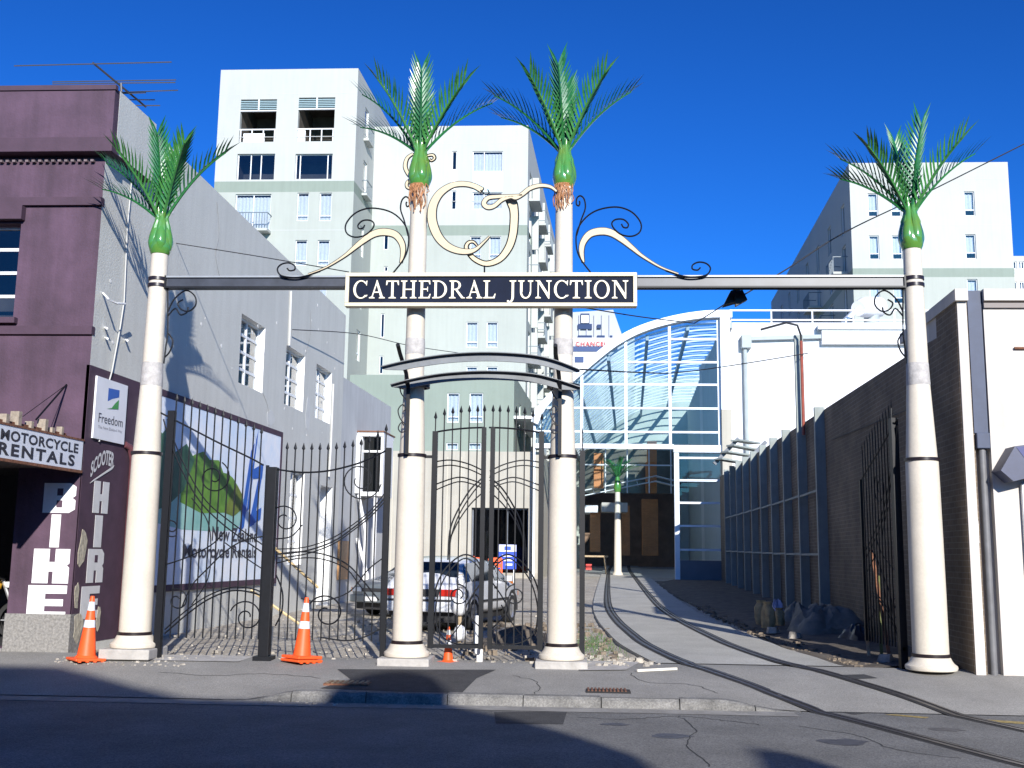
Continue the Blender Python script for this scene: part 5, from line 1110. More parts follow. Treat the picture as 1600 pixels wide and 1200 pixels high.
LA = leaf('iron_gate', 'tall left iron gate leaf with spearheads in front of the mural', 'large scrolled iron gate leaves', (hA, YG), 0, barsA, railA, tipsA, zbl, stA, sA)
MB().box(uA(410, 850)[0], uA(412.5, 850)[0]+.02, -.02, .02, zbl, uA(411, 727)[1]).build('stile', black, LA)
# leaf B (hinge at inner left column)
hB = at(607, 850, YG).x; uB = lambda *q: U(*q, hB, -1); sB = []
for pts, r in [(volute(563, 750, 33, 8, 10, 560), .010), ([(604, 774), (580, 801), (555, 822), (520, 846), (476, 861), (431, 866)], .012), ([(604, 780), (580, 806), (555, 826), (520, 850), (476, 866), (431, 872)], .010), ([(604, 766), (582, 794), (556, 816), (520, 840), (476, 855), (431, 858)], .009),
               (volute(510, 958, 33, 7, 150, 640), .012), ([(431, 866), (470, 862), (505, 866), (540, 880), (565, 905), (592, 938)], .011), ([(431, 880), (470, 872), (505, 874), (540, 888), (560, 912), (580, 940)], .009), ([(431, 898), (441, 925), (440, 955), (430, 978)], .012), (volute(445, 812, 23, 6, -140, 300), .010),
               ([(431, 842), (455, 838), (472, 820)], .010), ([(604, 976), (570, 995), (540, 1001), (500, 996)], .011), ([(604, 868), (575, 890), (545, 925), (500, 940), (470, 935)], .010)]:
    sB.append((sx(pts, hB, -1), r))
barsB = [uB(598-i*13.0, 850)[0] for i in range(13)]
railB = [uB(a, b) for a, b in ((607, 702), (580, 716), (550, 727), (510, 736), (470, 738), (430, 733))]; tipsB = [uB(a, b) for a, b in ((607, 672), (580, 692), (560, 698), (520, 704), (470, 704), (430, 702))]
LBf = leaf('iron_gate', 'left iron gate leaf hinged on the inner left column, before the cars', 'large scrolled iron gate leaves', (hB, YG), math.pi, barsB, railB, tipsB, zbl, [(.0, .075, .12, uB(607, 700)[1])], sB)
mp = at(421, 850, YG).x; pt = thing('gate_post', 'thick black post between the two left gate leaves', 'post', (mp, YG, .12))
MB().box(mp-.075, mp+.075, YG-.075, YG+.075, .1, at(421, 730, YG).z).build('post', black, pt, bevel=.01); MB().box(mp-.13, mp+.13, YG-.13, YG+.13, .1, .2).build('foot', black, pt)
# right pair standing open along the lane
g3 = copy_tree(LA); g3.location = (4.66, 15.78, 0); g3.rotation_euler = (0, 0, rad(94.5)); g3['label'] = 'right iron gate leaf folded open against the shaded brick wall'
g4 = copy_tree(LBf); g4.location = (.16, 15.62, 0); g4.rotation_euler = (0, 0, rad(89.3)); g4['label'] = 'iron gate leaf open edge-on beside the inner right column'
# pedestrian gate pair
def small_leaf(hpx, sgn, label):
    hx = at(hpx, 850, YG).x; u = lambda *q: U(*q, hx, sgn); MX = lambda a: a if sgn == 1 else 2*760.5-a
    S_ = []
    for pts, r in [([(678, 722), (704, 719), (732, 725), (756, 736)], .010), ([(678, 731), (704, 727), (732, 733), (756, 744)], .009), ([(678, 758), (715, 746), (740, 751), (756, 758)], .010), ([(678, 767), (715, 753), (740, 757), (756, 764)], .009),
                   ([(756, 745), (735, 765), (715, 798), (703, 830), (700, 875)], .012), ([(756, 750), (738, 771), (718, 803), (706, 835), (700, 872)], .010), ([(756, 768), (735, 788), (716, 815), (702, 845)], .010),
                   ([(679, 990), (676, 950), (684, 910), (702, 882), (724, 867), (742, 872), (752, 886)], .012), ([(684, 990), (681, 950), (690, 913), (706, 888), (724, 873), (740, 878), (750, 890)], .010),
                   (volute(716, 930, 17, 6, -90, 420), .010), ([(752, 910), (735, 935), (728, 955), (745, 975), (756, 985)], .010), ([(681, 975), (692, 995), (715, 1006), (756, 1006)], .010), ([(738, 945), (720, 975), (700, 1000)], .009)]:
        q = [(MX(a), b) for a, b in pts]; S_.append((sx(q, hx, sgn), r))
    bars = [u(MX(690+i*13.2), 850)[0] for i in range(5)]
    rail = [u(MX(a), b) for a, b in ((676, 676), (700, 672), (730, 669), (757, 668))]; tips = [u(MX(a), b) for a, b in ((676, 657), (700, 648), (730, 645), (757, 644))]
    zb = at(720, 1010, YG).z; x1 = u(MX(757), 850)[0]
    t = leaf('pedestrian_gate', label, 'pedestrian gate leaves', (hx, YG), 0 if sgn == 1 else math.pi, bars, rail, tips, zb, [(0, .075, zb-.03, u(MX(676), 674)[1]), (x1-.065, x1, zb-.03, u(MX(757), 668)[1])], S_)
    for x in (.037, x1-.03):
        m2 = MB(); zt = interp(tips, x); m2.box(x-.008, x+.008, -.008, .008, zt-.25, zt); spear(m2, x, zt); m2.build('spear_finial', black, t)
    for z in (3.02,): MB().box(-.14, .0, -.015, .015, z, z+.04).build('hinge', black, t)
    return t
small_leaf(672, 1, 'left leaf of the small pedestrian gate between the inner columns'); small_leaf(849, -1, 'right leaf of the small pedestrian gate between the inner columns')
for px, xc in ((606, -2.53), (246, -6.0)): pass
# ================================================================ CARS
tyre = M('tyre_rubber', (.018, .018, .019), .85, var=.2, scale=20); alloy = M('alloy_wheel', (.55, .56, .58), .3, .8)
carglass = M('car_glass', (.015, .022, .03), .06, spec=.8); trimb = M('car_trim', (.025, .025, .028), .6)
redl = M('tail_lamp_red', (.45, .02, .012), .2, coat=.5); ambl = M('indicator_amber', (.75, .22, .02), .2, coat=.5); lampw = M('head_lamp', (.75, .77, .78), .12, coat=.5)
platew = M('number_plate', (.75, .75, .74), .5)
def car(label, loc, heading, paint, L=4.25, hatch=True):
    t = thing('parked_car', label, 'car', loc, 'cars parked behind the gates', heading, local=True)
    W = .83
    # station: x, sill z, belt z, top z, half width belt, half width top
    st = [(-L/2, .46, .62, .66, .70, .66), (-L/2+.05, .36, .80, .86, .78, .72), (-L/2+.22, .30, .88, .94, .81, .74), (-1.25, .26, .90, 1.34, .83, .60), (-.85, .25, .90, 1.39, .83, .61), (0, .25, .89, 1.40, .83, .61), (.35, .25, .88, 1.36, .83, .60), (1.02, .25, .87, .93, .83, .74), (1.5, .28, .83, .86, .81, .70), (L/2-.18, .32, .74, .77, .77, .64), (L/2-.03, .36, .66, .68, .70, .58), (L/2, .42, .56, .58, .62, .52)]
    if hatch: st[2] = (-L/2+.30, .30, .89, .97, .81, .73); st[3] = (-1.45, .26, .90, 1.33, .83, .60)
    mb = MB(); n = 13
    for x, zs, zb, zt, wb, wt in st:
        half = [(wb*.86, zs), (wb*.97, zs+.10), (wb+.012, (zs+zb)/2+.04), (wb, zb), ((wb*.4+wt*.6), zb+(zt-zb)*.55), (wt, zt-.012), (wt*.5, zt+.02)]
        ring = [(x, y, z) for y, z in half]+[(x, 0, zt+.028)][:0]+[(x, -y, z) for y, z in reversed(half)]
        mb.v += [Vector(p) for p in ring]
    n = 14; m = len(st)
    mb.f = [(i*n+k, (i+1)*n+k, (i+1)*n+(k+1) % n, i*n+(k+1) % n) for i in range(m-1) for k in range(n)]+[tuple(range(n)), tuple((m-1)*n+k for k in range(n-1, -1, -1))]
    b = mb.build('body', paint, t, True)
    sd = b.modifiers.new('smooth', 'SUBSURF'); sd.levels = 1; sd.render_levels = 1
    def q(i, s, f):  # point on side glass line at station i (f 0 belt ..1 top)
        x, zs, zb, zt, wb, wt = st[i]; return Vector((x, s*((wb+(wt-wb)*f)+.006), zb+(zt-zb)*f))
    for s in (1, -1):
        for (i, j, f0, f1, g0, g1, nm) in ((2, 3, .0, .0, .1, .86, 'quarter_window'), (3, 5, .1, .88, .1, .88, 'side_window'), (5, 6, .1, .88, .1, .86, 'side_window'), (6, 7, .1, .86, .05, .05, 'side_window')):
            A, B, C_, D = q(i, s, f0 if f0 else .35), q(j, s, g0), q(j, s, g1), q(i, s, f1 if f1 else .36)
            e = Vector((.05, 0, 0)); mb = MB(); mb.poly([A+e, B-e, C_-e, D+e]); mb.build(nm, carglass, t)
    def cross(i, j, fa, fb, ins, nm, off):
        xa, _, zba, zta, wba, wta = st[i]; xb, _, zbb, ztb, wbb, wtb = st[j]
        A, B = Vector((xa, 0, zta)), Vector((xb, 0, ztb)); d = B-A; nr = Vector((-d.z, 0, d.x)).normalized(); nr = nr if nr.z > 0 else -nr
        p0, p1 = A+d*fa+nr*off, A+d*fb+nr*off; w0, w1 = wta+(wtb-wta)*fa-ins, wta+(wtb-wta)*fb-ins
        mb = MB(); mb.poly([p0+Vector((0, w0, 0)), p0-Vector((0, w0, 0)), p1-Vector((0, w1, 0)), p1+Vector((0, w1, 0))]); return mb.build(nm, carglass, t)
    cross(2, 3, .10, .90, .05, 'rear_window', .018); cross(7, 6, .10, .92, .05, 'windscreen', .018)
    for x in (-1.28, 1.30):
        for s in (1, -1):
            w = MB(); w.lathe([(.20, -.09), (.285, -.09), (.305, -.06), (.305, .06), (.285, .09), (.20, .09)], n=24, cap=False); w.v = [Vector((x+v.x, s*.74+v.z*s, .305+v.y)) for v in w.v]; wh = w.build('wheel', tyre, t, True)
            w = MB(); w.lathe([(0, .055), (.06, .075), (.17, .05), (.205, .085)], n=24, cap=False); w.v = [Vector((x+v.x, s*.74+v.z*s, .305+v.y)) for v in w.v]; w.build('rim', alloy, wh, True)
            a = MB(); pts = [(x+.37*math.cos(rad(k)), s*.80, .305+.37*math.sin(rad(k))) for k in range(-8, 189, 14)]; a.tube(pts, .045, 6); a.build('wheel_arch', trimb, t, True)
    MB().box(-L/2-.06, -L/2+.12, -.74, .74, .36, .56).build('rear_bumper', paint, t, bevel=.03); MB().box(L/2-.14, L/2+.05, -.70, .70, .32, .50).build('front_bumper', paint, t, bevel=.03)
    MB().box(-L/2-.062, -L/2-.02, -.75, .75, .57, .60).build('bumper_strip', trimb, t)
    for s in (1, -1):
        y0, y1 = sorted((s*.40, s*.775)); y2, y3 = sorted((s*.775, s*.815))
        MB().box(-L/2-.015, -L/2+.08, y0, y1, .66, .79).build('tail_lamp', redl, t, bevel=.01); MB().box(-L/2+.0, -L/2+.24, y2-.01, y3, .66, .79).build('indicator', ambl, t, bevel=.01)
        y0, y1 = sorted((s*.36, s*.66)); MB().box(L/2-.10, L/2+.012, y0, y1, .56, .66).build('headlight', lampw, t, bevel=.015)
        y2, y3 = sorted((s*.66, s*.73)); MB().box(L/2-.2, L/2-.03, y2, y3, .56, .66).build('indicator', ambl, t, bevel=.01)
        y0, y1 = sorted((s*.82, s*.98)); MB().box(.72, .84, y0, y1, .90, 1.02).build('mirror', paint, t, bevel=.02)
        MB().box(-1.0, .95, min(s*.835, s*.852), max(s*.835, s*.852), .52, .56).build('side_moulding', trimb, t)
        MB().box(-.05, .10, min(s*.838, s*.856), max(s*.838, s*.856), .78, .81).build('door_handle', trimb, t)
    MB().box(-L/2-.03, -L/2+.02, -.38, .38, .66, .79).build('lamp_panel', trimb, t)
    MB().box(-L/2-.068, -L/2-.05, -.20, .20, .42, .53).build('rear_plate', platew, t); MB().box(L/2+.04, L/2+.06, -.20, .20, .36, .46).build('front_plate', platew, t)
    MB().box(L/2-.09, L/2+.005, -.34, .34, .57, .65).build('grille', trimb, t)
    MB().box(-L/2+.15, L/2-.15, -.66, .66, .16, .34).build('underbody', trimb, t)
    return t
silver = M('silver_car_paint', (.72, .74, .78), .3, .15, coat=.7, var=.05, scale=3); grey_p = M('grey_green_car_paint', (.20, .23, .25), .3, .5, coat=.7, var=.05, scale=3)
Rw, Fw = atg(728, 984), atg(806, 968); hd = math.atan2(Fw.y-Rw.y, Fw.x-Rw.x)
cc = (Rw+Fw)/2; dn = Vector((-math.sin(hd), math.cos(hd), 0)); cpos = cc+dn*.80
car('silver hatchback behind the pedestrian gate, rear corner toward the street', (cpos.x, cpos.y, zg(cpos.y)-.03), hd, silver)
ca = atg(588, 962); car('dark grey hatchback nose toward the street behind the left gate', (ca.x+1.1, ca.y+1.75, zg(ca.y)-.03), math.atan2(-.82, -.57), grey_p)

# ================================================================ CONES, BARRIERS, SIGNS
reflw = M('reflective_white', (.68, .71, .76), .5, var=.06, scale=15)
def cone(label, p, tilt=0, h=.88, stacked=False, base=.21, group='traffic cones'):
    t = thing('traffic_cone', label, 'traffic cone', p, group, R_.uniform(0, 1.2), local=True); k = h/.88; t.rotation_euler[1] = tilt
    rr = lambda z: .135-(.135-.028)*(z/.88)
    def seg(z0, z1, m, nm, e=0): MB().lathe([((rr(z0)+e)*k, z0*k), ((rr(z1)+e)*k, z1*k)], n=24, cap=False).build(nm, m, t, True)
    seg(.04, .45, conered, 'cone_body'); seg(.45, .55, reflw, 'reflective_band', .001); seg(.55, .68, conered, 'cone_body'); seg(.68, .80, reflw, 'reflective_band', .001)
    MB().lathe([(rr(.80)*k, .80*k), (.028*k, .875*k), (.022*k, .88*k), (0, .88*k)], n=24, cap=False).build('cone_tip', conered, t, True)
    b = base*k; MB().box(-b, b, -b, b, 0, .035*k).build('base', conered, t, bevel=.012)
    MB().lathe([(.16*k, .035*k), (.14*k, .06*k), (.13*k, .07*k)], n=24, cap=False).build('collar', conered, t, True)
    if stacked: MB().box(-b*.97, b*.97, -b*.97, b*.97, .043*k, .085*k).build('second_base', conered, t, bevel=.012)
    for s in (-1, 1):
        for i in range(4): MB().box(b*(-.75+.5*i)-.02*k, b*(-.75+.5*i)+.02*k, s*b-.012*k, s*b+.012*k, -.012*k, .01*k).build('foot', conered, t)
    return t
p = pxfoot(134, 1033); cone('orange traffic cone at the foot of the purple pilaster', (p.x, p.y, foot(p.x, p.y)+.012), rad(2))
p = pxfoot(471, 1035); cone('orange traffic cone with doubled base in front of the left gates', (p.x, p.y, foot(p.x, p.y)+.012), rad(3), stacked=True)
def small(px, py, h, lb): g = atg(px, py); cone(lb, (g.x, g.y, zg(g.y)-.02), 0, h)
small(700, 1033, .5, 'small orange cone lying low under the pedestrian gate')
# orange mesh barriers and the blue site sign by the podium
for k, (x0, y0, x1, y1, lb) in enumerate(((740, 869, 752, 895, 'short orange site barrier left of the pedestrian gate stile'), (764, 873, 784, 898, 'orange site barrier below the blue notice'))):
    Yb = 45; a, b, c, d = rc(x0, y0, x1, y1, Yb); t = thing('site_barrier', lb, 'barrier', ((a+b)/2, Yb, zg(Yb)), 'orange site barriers')
    for i in range(4): z = zg(Yb)+.25+i*.24; MB().box(a, b, Yb-.03, Yb+.03, z, z+.17).build('panel', conered, t)
    for x in (a, b): MB().box(x-.04, x+.04, Yb-.04, Yb+.04, zg(Yb)-.04, d).build('leg', conered, t)
Yb = 50; a, b, c, d = rc(779, 851, 807, 889, Yb); t = thing('site_notice', 'blue and white site notice board leaning near the dark entrance', 'sign', ((a+b)/2, Yb, zg(Yb)))
MB().box(a, b, Yb, Yb+.05, c, d).build('board', M('notice_blue', (.012, .06, .5), .5, var=.1, scale=5), t); MB().box(a+.01, b-.01, Yb-.012, Yb-.003, d-.32, d-.01).build('header', platew, t)
for i in range(3): MB().box(a+.15+.08*i, b-.18, Yb-.012, Yb-.003, d-.55-.2*i, d-.46-.2*i).build('text_line', platew, t)
for x in (a+.1, b-.1): MB().box(x-.03, x+.03, Yb+.05, Yb+.1, zg(Yb)-.04, d).build('leg', bwhite, t)
MB().box(a+.25, b-.25, Yb-.016, Yb-.012, d-.26, d-.08).build('header_mark', M('notice_mark', (.02, .08, .45), .5), t)
# red square marker and A-frame trestle down the lane
g = atg(920, 891); t = thing('marker_board', 'small red square marker board beside the tram rails', 'sign', (g.x, g.y, zg(g.y))); s = .2
MB().box(g.x-s, g.x+s, g.y, g.y+.03, zg(g.y)+.02, zg(g.y)+.02+2*s).build('board', M('marker_red', (.8, .07, .05), .5), t); MB().lathe([(0, 0), (.09, 0), (.09, .01), (0, .01)], n=16, cap=False).build('dot', dark, t)
for o in list(col.objects):
    if o.name == 'dot': o.rotation_euler = (rad(90), 0, 0); o.location = Vector((g.x, g.y-.004, zg(g.y)+.22))-ORG[t]
MB().box(g.x-.03, g.x+.03, g.y+.03, g.y+.06, zg(g.y)-.04, zg(g.y)+.1).build('foot', dark, t)
Yt = 66; gx0 = at(928, 870, Yt).x; zt_ = zg(Yt); t = thing('trestle', 'timber A-frame trestle standing in the lane before the arcade', 'trestle', (gx0, Yt, zt_))
for s in (-1, 1):
    for e in (-.5, .5): MB().bar((gx0+s*.75, Yt+e, zt_-.03), (gx0+s*.62, Yt, zt_+1.05), .08, .08).build('leg', wood, t)
MB().bar((gx0-.85, Yt, zt_+1.05), (gx0+.85, Yt, zt_+1.05), .14, .1).build('beam', wood, t)
# little palm column in the arcade
Yp = 64; px_ = at(965, 800, Yp).x; zb = zg(Yp); ztp = at(965, 768, Yp).z
t = thing('arcade_palm_column', 'small cream palm column standing inside the glass arcade', 'column', (px_, Yp, zb-.03), local=True)
MB().lathe([(.32, 0), (.30, .12), (.22, .25), (.20, 2.2), (.15, ztp-zb)], n=20, cap=False).build('shaft', cream, t, True)
MB().lathe([(.0, 0), (.17, 0), (.24, .25), (.18, .55), (.1, .9), (0, .92)], c=(0, 0, ztp-zb), n=20, cap=False).build('bulb', bulbm, t, True)
for i in range(9): o = frond_mesh(400+i, 1.5, 62 if i % 2 else 45, 40).build('frond', frondm, t); o.location = (0, 0, ztp-zb+.8); o.rotation_euler = (0, 0, i*.7)

# ================================================================ WIRES AND FLOODLIGHT
def wire(label, pts, r=.012, mat=None, kind='cable'):
    P_ = [at(a, b, Y) for a, b, Y in pts]; q = crom([tuple(p) for p in P_], 6); mb = MB(); mb.tube(q, r, 5); return tag(mb.build('overhead_cable', mat or dcab), label, kind, 'overhead cables')
wire('thin cable from the grey wall down to the name sign', [(268, 379, 18.9), (400, 400, 17.5), (545, 425, 15.7)], .008)
wire('striped cable from the grey side wall past the inner left column', [(457, 515, 25.5), (560, 522, 30), (640, 540, 34), (720, 552, 36)], .012)
wire('cable rising right from the floodlight past the outer right palm', [(1160, 462, 15.9), (1230, 420, 16.3), (1320, 363, 16.8), (1440, 305, 17.5), (1610, 220, 18.5)], .011)
wire('cable from the name sign to the wire joint before the atrium', [(908, 480, 15.7), (1000, 495, 17), (1085, 505, 18)], .010)
wire('cable from the wire joint up to the floodlight', [(1085, 505, 18), (1110, 490, 17), (1140, 470, 16.0)], .010)
wire('sagging cable from the inner right column across the atrium to the tall post', [(905, 577, 15.8), (1000, 582, 20), (1060, 582, 23), (1150, 570, 26), (1262, 552, 28.5)], .013)
fl = thing('floodlight', 'black floodlight hanging on the cable under the right beam', 'floodlight', at(1150, 462, 15.9)); ctr = at(1152, 462, 15.9)
MB().prism([tuple(at(*q, 15.85)) for q in ((1131, 476), (1142, 454), (1158, 450), (1152, 470))], (0, .22, 0)).build('housing', black, fl)
MB().prism([tuple(at(*q, 15.80)) for q in ((1150, 478), (1147, 460), (1160, 452), (1168, 468))], (0, .1, 0)).build('visor', black, fl)
MB().tube([at(1150, 456, 15.9), at(1153, 447, 15.6)], .012, 5).build('hanger', black, fl)

# ================================================================ RUBBLE AND SITE CLUTTER
rub = M('rubble_stone', (.42, .385, .33), .95, var=.5, scale=5, bump=.5, bscale=30); rubd = M('rubble_dark', (.20, .16, .12), .95, var=.4, scale=9)
def stone(mb, x, y, z, s, r):
    b = [(-1, -1, -1), (1, -1, -1), (1, 1, -1), (-1, 1, -1), (-.8, -.8, 1), (.8, -.8, 1), (.8, .8, 1), (-.8, .8, 1)]; a = r.uniform(0, 6.28); ca_, sa = math.cos(a), math.sin(a)
    vs = []
    for q in b:
        u, v, w = (q[0]*s*r.uniform(.6, 1.2), q[1]*s*r.uniform(.5, 1.0), q[2]*s*r.uniform(.35, .6)); vs.append((x+u*ca_-v*sa, y+u*sa+v*ca_, z+w))
    mb.add(vs, [(0, 3, 2, 1), (4, 5, 6, 7), (0, 1, 5, 4), (1, 2, 6, 5), (2, 3, 7, 6), (3, 0, 4, 7)])
def scatter(name, label, area, n, s0, s1, mat, seed, cat='rubble'):
    r = random.Random(seed); mb = MB()
    for i in range(n):
        x, y = area(r); s = s0*(s1/s0)**(r.random()**2.2); stone(mb, x, y, surf(x, y)-.03+(.0 if y > 15.9 else .03)+s*.25, s, r)
    return tag(mb.build(name, mat), label, cat, kind='stuff')
scatter('rubble', 'loose pale stones and builders rubble scattered behind the gates', lambda r: (r.uniform(-7.0, .6), 15.6+r.random()**1.6*12), 800, .006, .045, rub, 5)
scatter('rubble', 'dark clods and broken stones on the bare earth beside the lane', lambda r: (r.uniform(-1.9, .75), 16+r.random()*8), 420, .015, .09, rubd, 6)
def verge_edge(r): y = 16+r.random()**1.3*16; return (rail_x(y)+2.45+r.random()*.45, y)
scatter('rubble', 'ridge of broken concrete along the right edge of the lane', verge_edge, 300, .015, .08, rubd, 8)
scatter('rubble', 'gravel and plaster crumbs at the foot of the left column', lambda r: (r.uniform(-7.2, -5.3), r.uniform(14.9, 15.5)), 160, .006, .03, rub, 9)
scatter('rubble', 'crumbled kerb fragments on the gutter before the left gates', lambda r: (r.uniform(-3.6, -1.6), r.uniform(12.95, 13.25)), 90, .006, .03, rub, 10)
scatter('rubble', 'pebbles beside the tram lane edge and inner right column', lambda r: (r.uniform(.1, 1.35), r.uniform(15.5, 17.2)), 160, .01, .07, rub, 12)
grassm = M('weed_green', (.06, .12, .03), .8, var=.4, scale=12)
mb = MB(); r = random.Random(4)
for i in range(500):
    x, y = r.gauss(.35, .25), r.gauss(19.0, 1.2)
    if x > rail_x(y)-.5: continue
    z = zg(y)-.04; h = r.uniform(.03, .10); a = r.uniform(0, 6.28); mb.add([(x, y, z), (x+.012, y, z), (x+.03*math.cos(a), y+.03*math.sin(a), z+h)], [(0, 1, 2)])
tag(mb.build('weeds', grassm), 'sparse green weeds on the bare earth beside the lane', 'weeds', kind='stuff')
# dirt mound inside the right leaf of the small gate
c0 = atg(805, 1003); mb = MB(); r = random.Random(2); nx = 14
pts = [[Vector((c0.x-.9+1.8*i/nx, c0.y-.7+1.4*j/nx, zg(c0.y)-.06+.30*math.exp(-((i/nx-.55)**2*9+(j/nx-.5)**2*9))*r.uniform(.75, 1.25))) for i in range(nx+1)] for j in range(nx+1)]
mb.v = [p for row in pts for p in row]; mb.f = [(j*(nx+1)+i, j*(nx+1)+i+1, (j+1)*(nx+1)+i+1, (j+1)*(nx+1)+i) for j in range(nx) for i in range(nx)]
tag(mb.build('earth_mound', shoulder_m), 'low dark mound of spoil behind the pedestrian gate', 'earth mound', kind='stuff')
# planks and poles
def plank(label, a, b, w=.1, h=.03, mat=None, name='plank'):
    o = MB().bar(a, b, w, h).build(name, mat or wood); return tag(o, label, 'timber')
A, B = pxfoot(995, 1050), pxfoot(1057, 1047); plank('pale timber batten lying at the edge of the tram lane', (A.x, A.y, foot(A.x, A.y)+.02), (B.x, B.y, foot(B.x, B.y)+.02), .05, .03, M('pale_batten', (.72, .68, .58), .7))
pole = M('pale_pole', (.62, .48, .26), .7, var=.2, scale=8)  # slanting golden lines behind the left gates, built as thin pale poles
def strut(label, a, b): A, B = at(*a), at(*b); o = MB(); o.tube([A, B], .02, 6); tag(o.build('slant_pole', pole), label, 'timber')
strut('pale thin pole slanting behind the right leaf of the left gates', (428, 855, 15.7), (497, 918, 16.4)); strut('pale thin pole slanting low across the thick gate post', (392, 922, 15.62), (474, 979, 15.62))
# white wrapped survey post inside the small gate and white peg
wp = atg(718, 1000); t = thing('wrapped_post', 'post with white plastic wrapped around it inside the pedestrian gate', 'post', (wp.x, wp.y, zg(wp.y)))
plastic = M('white_plastic', (.82, .83, .85), .35, var=.06, scale=9)
MB().tube([(wp.x, wp.y, zg(wp.y)-.05), (wp.x, wp.y, zg(wp.y)+1.12)], .035, 8).build('post', wood, t)
for z, rx, rz in ((1.0, .075, .11), (.76, .09, .12), (.58, .15, .17), (.12, .11, .14)):
    mb = MB(); mb.lathe([(rx*math.sin(rad(a))*(1+.1*math.sin(a*.7)), -rz*math.cos(rad(a))) for a in range(0, 181, 18)], c=(wp.x, wp.y-.04, zg(wp.y)+z), n=14, cap=False, lobes=lambda f, q: 1+.12*math.sin(3*q+z*9)); mb.build('plastic_bag', plastic, t, True)
pg = at(749, 1030, 15.75); tag(MB().box(pg.x-.035, pg.x+.045, 15.72, 15.76, .1, at(749, 1014, 15.75).z).build('marker_peg', bwhite), 'white marker peg in the ground under the pedestrian gate', 'peg')
pg = at(745, 980, 17.2); tag(MB().box(pg.x-.035, pg.x+.035, 17.2, 17.24, .1, at(745, 962, 17.2).z).build('marker_peg', bwhite), 'white marker peg standing just behind the pedestrian gate stile', 'peg')
# tarpaulin heap and sacks in the shade of the brick wall
tarp = M('tarpaulin_grey', (.20, .185, .15), .7, var=.3, scale=4, bump=.4, bscale=9); sackm = M('hessian_sack', (.46, .34, .18), .9, var=.3, scale=9, bump=.4, bscale=40)
def heap(name, label, c, rx, ry, h, mat, seed, cat):
    r = random.Random(seed); mb = MB(); nr, na = 10, 34
    for i in range(nr+1):
        f = i/nr
        for j in range(na):
            a = 6.283*j/na; k = 1+.16*math.sin(3*a+seed)+.10*math.sin(5*a+seed*2)+r.uniform(-.06, .06); zz = h*(max(0, math.cos(f*1.57))**.7)*(1+.35*math.sin(2*a+seed)*f+.22*math.sin(7*a+seed+f*4)*f)+r.uniform(-.05, .05)*h*2
            mb.v.append(Vector((c.x+rx*f*k*math.cos(a), c.y+ry*f*k*math.sin(a), c.z-.04+max(0, zz))))
    mb.f = [(i*na+j, i*na+(j+1) % na, (i+1)*na+(j+1) % na, (i+1)*na+j) for i in range(nr) for j in range(na)]
    return tag(mb.build(name, mat, smooth=True), label, cat)
def gv(px, py): p = atg(px, py); return Vector((p.x, p.y, zg(p.y)+.04))
heap('tarpaulin_heap', 'grey tarpaulin draped over a heap beside the brick wall', gv(1290, 990), .75, 1.0, .52, tarp, 3, 'tarpaulin')
heap('tarpaulin_heap', 'smaller grey tarpaulin bundle at the far end of the heap', gv(1245, 972), .4, .8, .42, tarp, 5, 'tarpaulin')
heap('rubbish_bag', 'dark rubbish bag slumped before the folded gate leaf', gv(1340, 1003), .32, .4, .3, M('bag_dark', (.03, .035, .045), .4), 6, 'bag')
heap('spoil_sack', 'pale lilac plastic sack behind the tan sacks', gv(1214, 968), .16, .2, .42, M('lilac_plastic', (.42, .42, .58), .5), 8, 'sack')
for k, (px, py, h, lb) in enumerate(((1190, 978, .5, 'tan hessian sack standing at the lane edge, leftmost'), (1200, 984, .52, 'tan hessian sack standing at the lane edge, second from left'), (1218, 980, .36, 'tan hessian sack slumped right of the standing sacks'))):
    c = gv(px, py); mb = MB(); mb.lathe([(.0, -.02), (.11, 0), (.13, h*.3), (.12, h*.7), (.07, h*.9), (.09, h), (.0, h*.97)], c=(c.x, c.y, c.z), n=16, cap=False, lobes=lambda f, q, k=k: 1+.22*math.sin(2*q+k*2+f*3)+.14*math.sin(5*q+f*7+k)); tag(mb.build('hessian_sack', sackm, smooth=True), lb, 'sack', 'hessian sacks by the lane')
for k, (px, py) in enumerate(((1208, 990), (1243, 998), (1385, 1036))):
    c = gv(px, py); mb = MB(); r = random.Random(40+k); stone(mb, 0, 0, 0, .12, r); mb.v = [Vector((c.x, c.y, c.z+.02))+v for v in mb.v]; tag(mb.build('pale_block', rub), ['broken pale block below the tan sacks', 'broken pale block on the rubble ridge', 'broken pale block near the outer right column'][k], 'stone block')
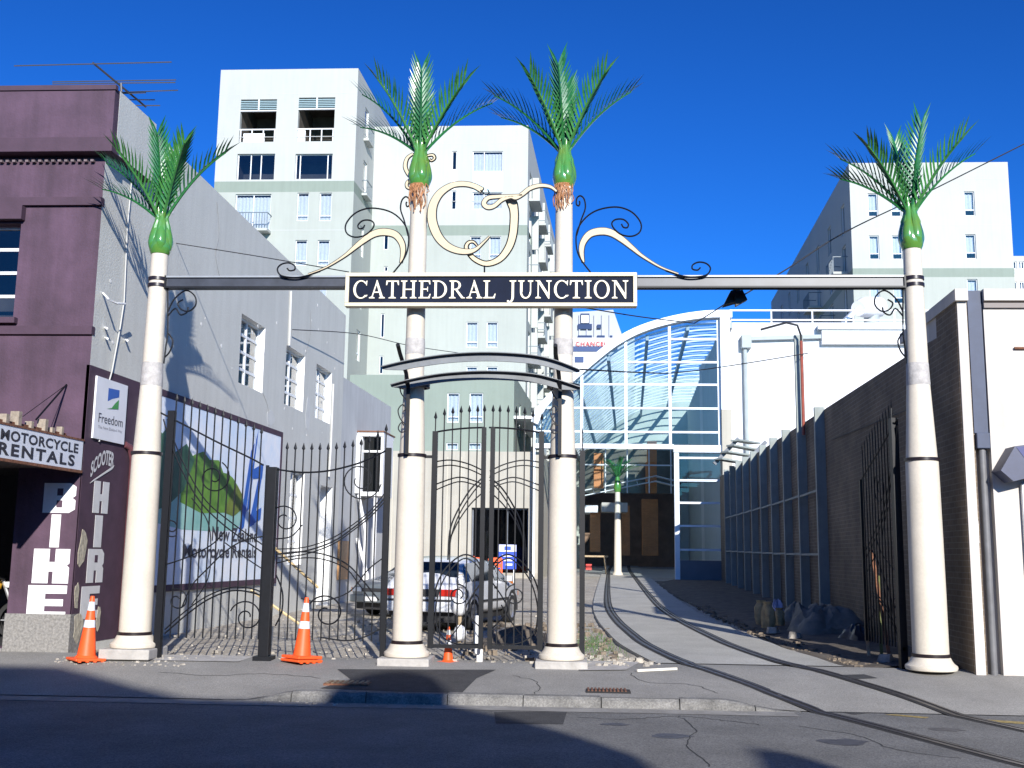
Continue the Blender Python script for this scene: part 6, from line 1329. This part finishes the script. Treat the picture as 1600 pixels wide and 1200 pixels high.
# scrap lengths leaning between wall and folded gate
for k, (a, b) in enumerate((((1358, 1028, 17.2), (1352, 960, 17.6)), ((1378, 1035, 16.9), (1372, 900, 17.5)), ((1392, 1040, 16.5), (1362, 860, 17.8)))):
    A, B = at(*a), at(*b); mb = MB(); mb.bar(A, B, .05, .03); tag(mb.build('scrap_batten', [wood, M('mossy_timber', (.12, .14, .05), .8, var=.3, scale=8), rust][k]), ['short pale batten leaning behind the folded gate', 'mossy green batten leaning behind the folded gate', 'rusty bar leaning behind the folded gate'][k], 'scrap')
# motorcycle in the shop doorway at the left edge
mc = at(2, 985, 17.2); t = thing('motorcycle', 'yellow motorcycle standing inside the dark shop doorway', 'motorcycle', (mc.x-.5, 17.2, .2), None, rad(12), local=True)
ypaint = M('yellow_paint', (.6, .33, .02), .3, coat=.5)
for x in (-.68, .68):
    w = MB(); w.lathe([(.24, -.05), (.30, -.05), (.315, 0), (.30, .05), (.24, .05)], n=24, cap=False); w.v = [Vector((x+v.x, v.z, .315+v.y)) for v in w.v]; wh = w.build('wheel', tyre, t, True)
    w = MB()
    for i in range(6): w.bar((x, 0, .315), (x+.25*math.cos(i*1.047), 0, .315+.25*math.sin(i*1.047)), .03, .02)
    w.build('spokes', alloy, wh)
MB().lathe([(0, -.3), (.1, -.27), (.15, -.1), (.14, .12), (.06, .28), (0, .3)], n=16, cap=False).build('fuel_tank', ypaint, t, True)
for o in col.objects:
    if o.parent == t and o.name.startswith('fuel_tank'): o.rotation_euler = (0, rad(80), 0); o.location = (.12, 0, .82)
MB().box(-.62, -.05, -.12, .12, .74, .84).build('saddle', trimb, t, bevel=.03); MB().box(-.28, .28, -.16, .16, .28, .66).build('engine', M('engine_alloy', (.3, .3, .3), .4, .7, var=.3, scale=15), t, bevel=.03)
MB().tube([(.68, 0, .315), (.42, 0, .95)], .03, 8).build('fork', alloy, t); MB().tube([(.36, -.36, 1.02), (.44, -.1, .97), (.44, .1, .97), (.36, .36, 1.02)], .016, 8).build('handlebar', black, t)
MB().lathe([(0, 0), (.06, .01), (.09, .06), (.09, .1), (0, .11)], c=(.52, 0, .82), n=16, cap=False).build('headlight', lampw, t, True)
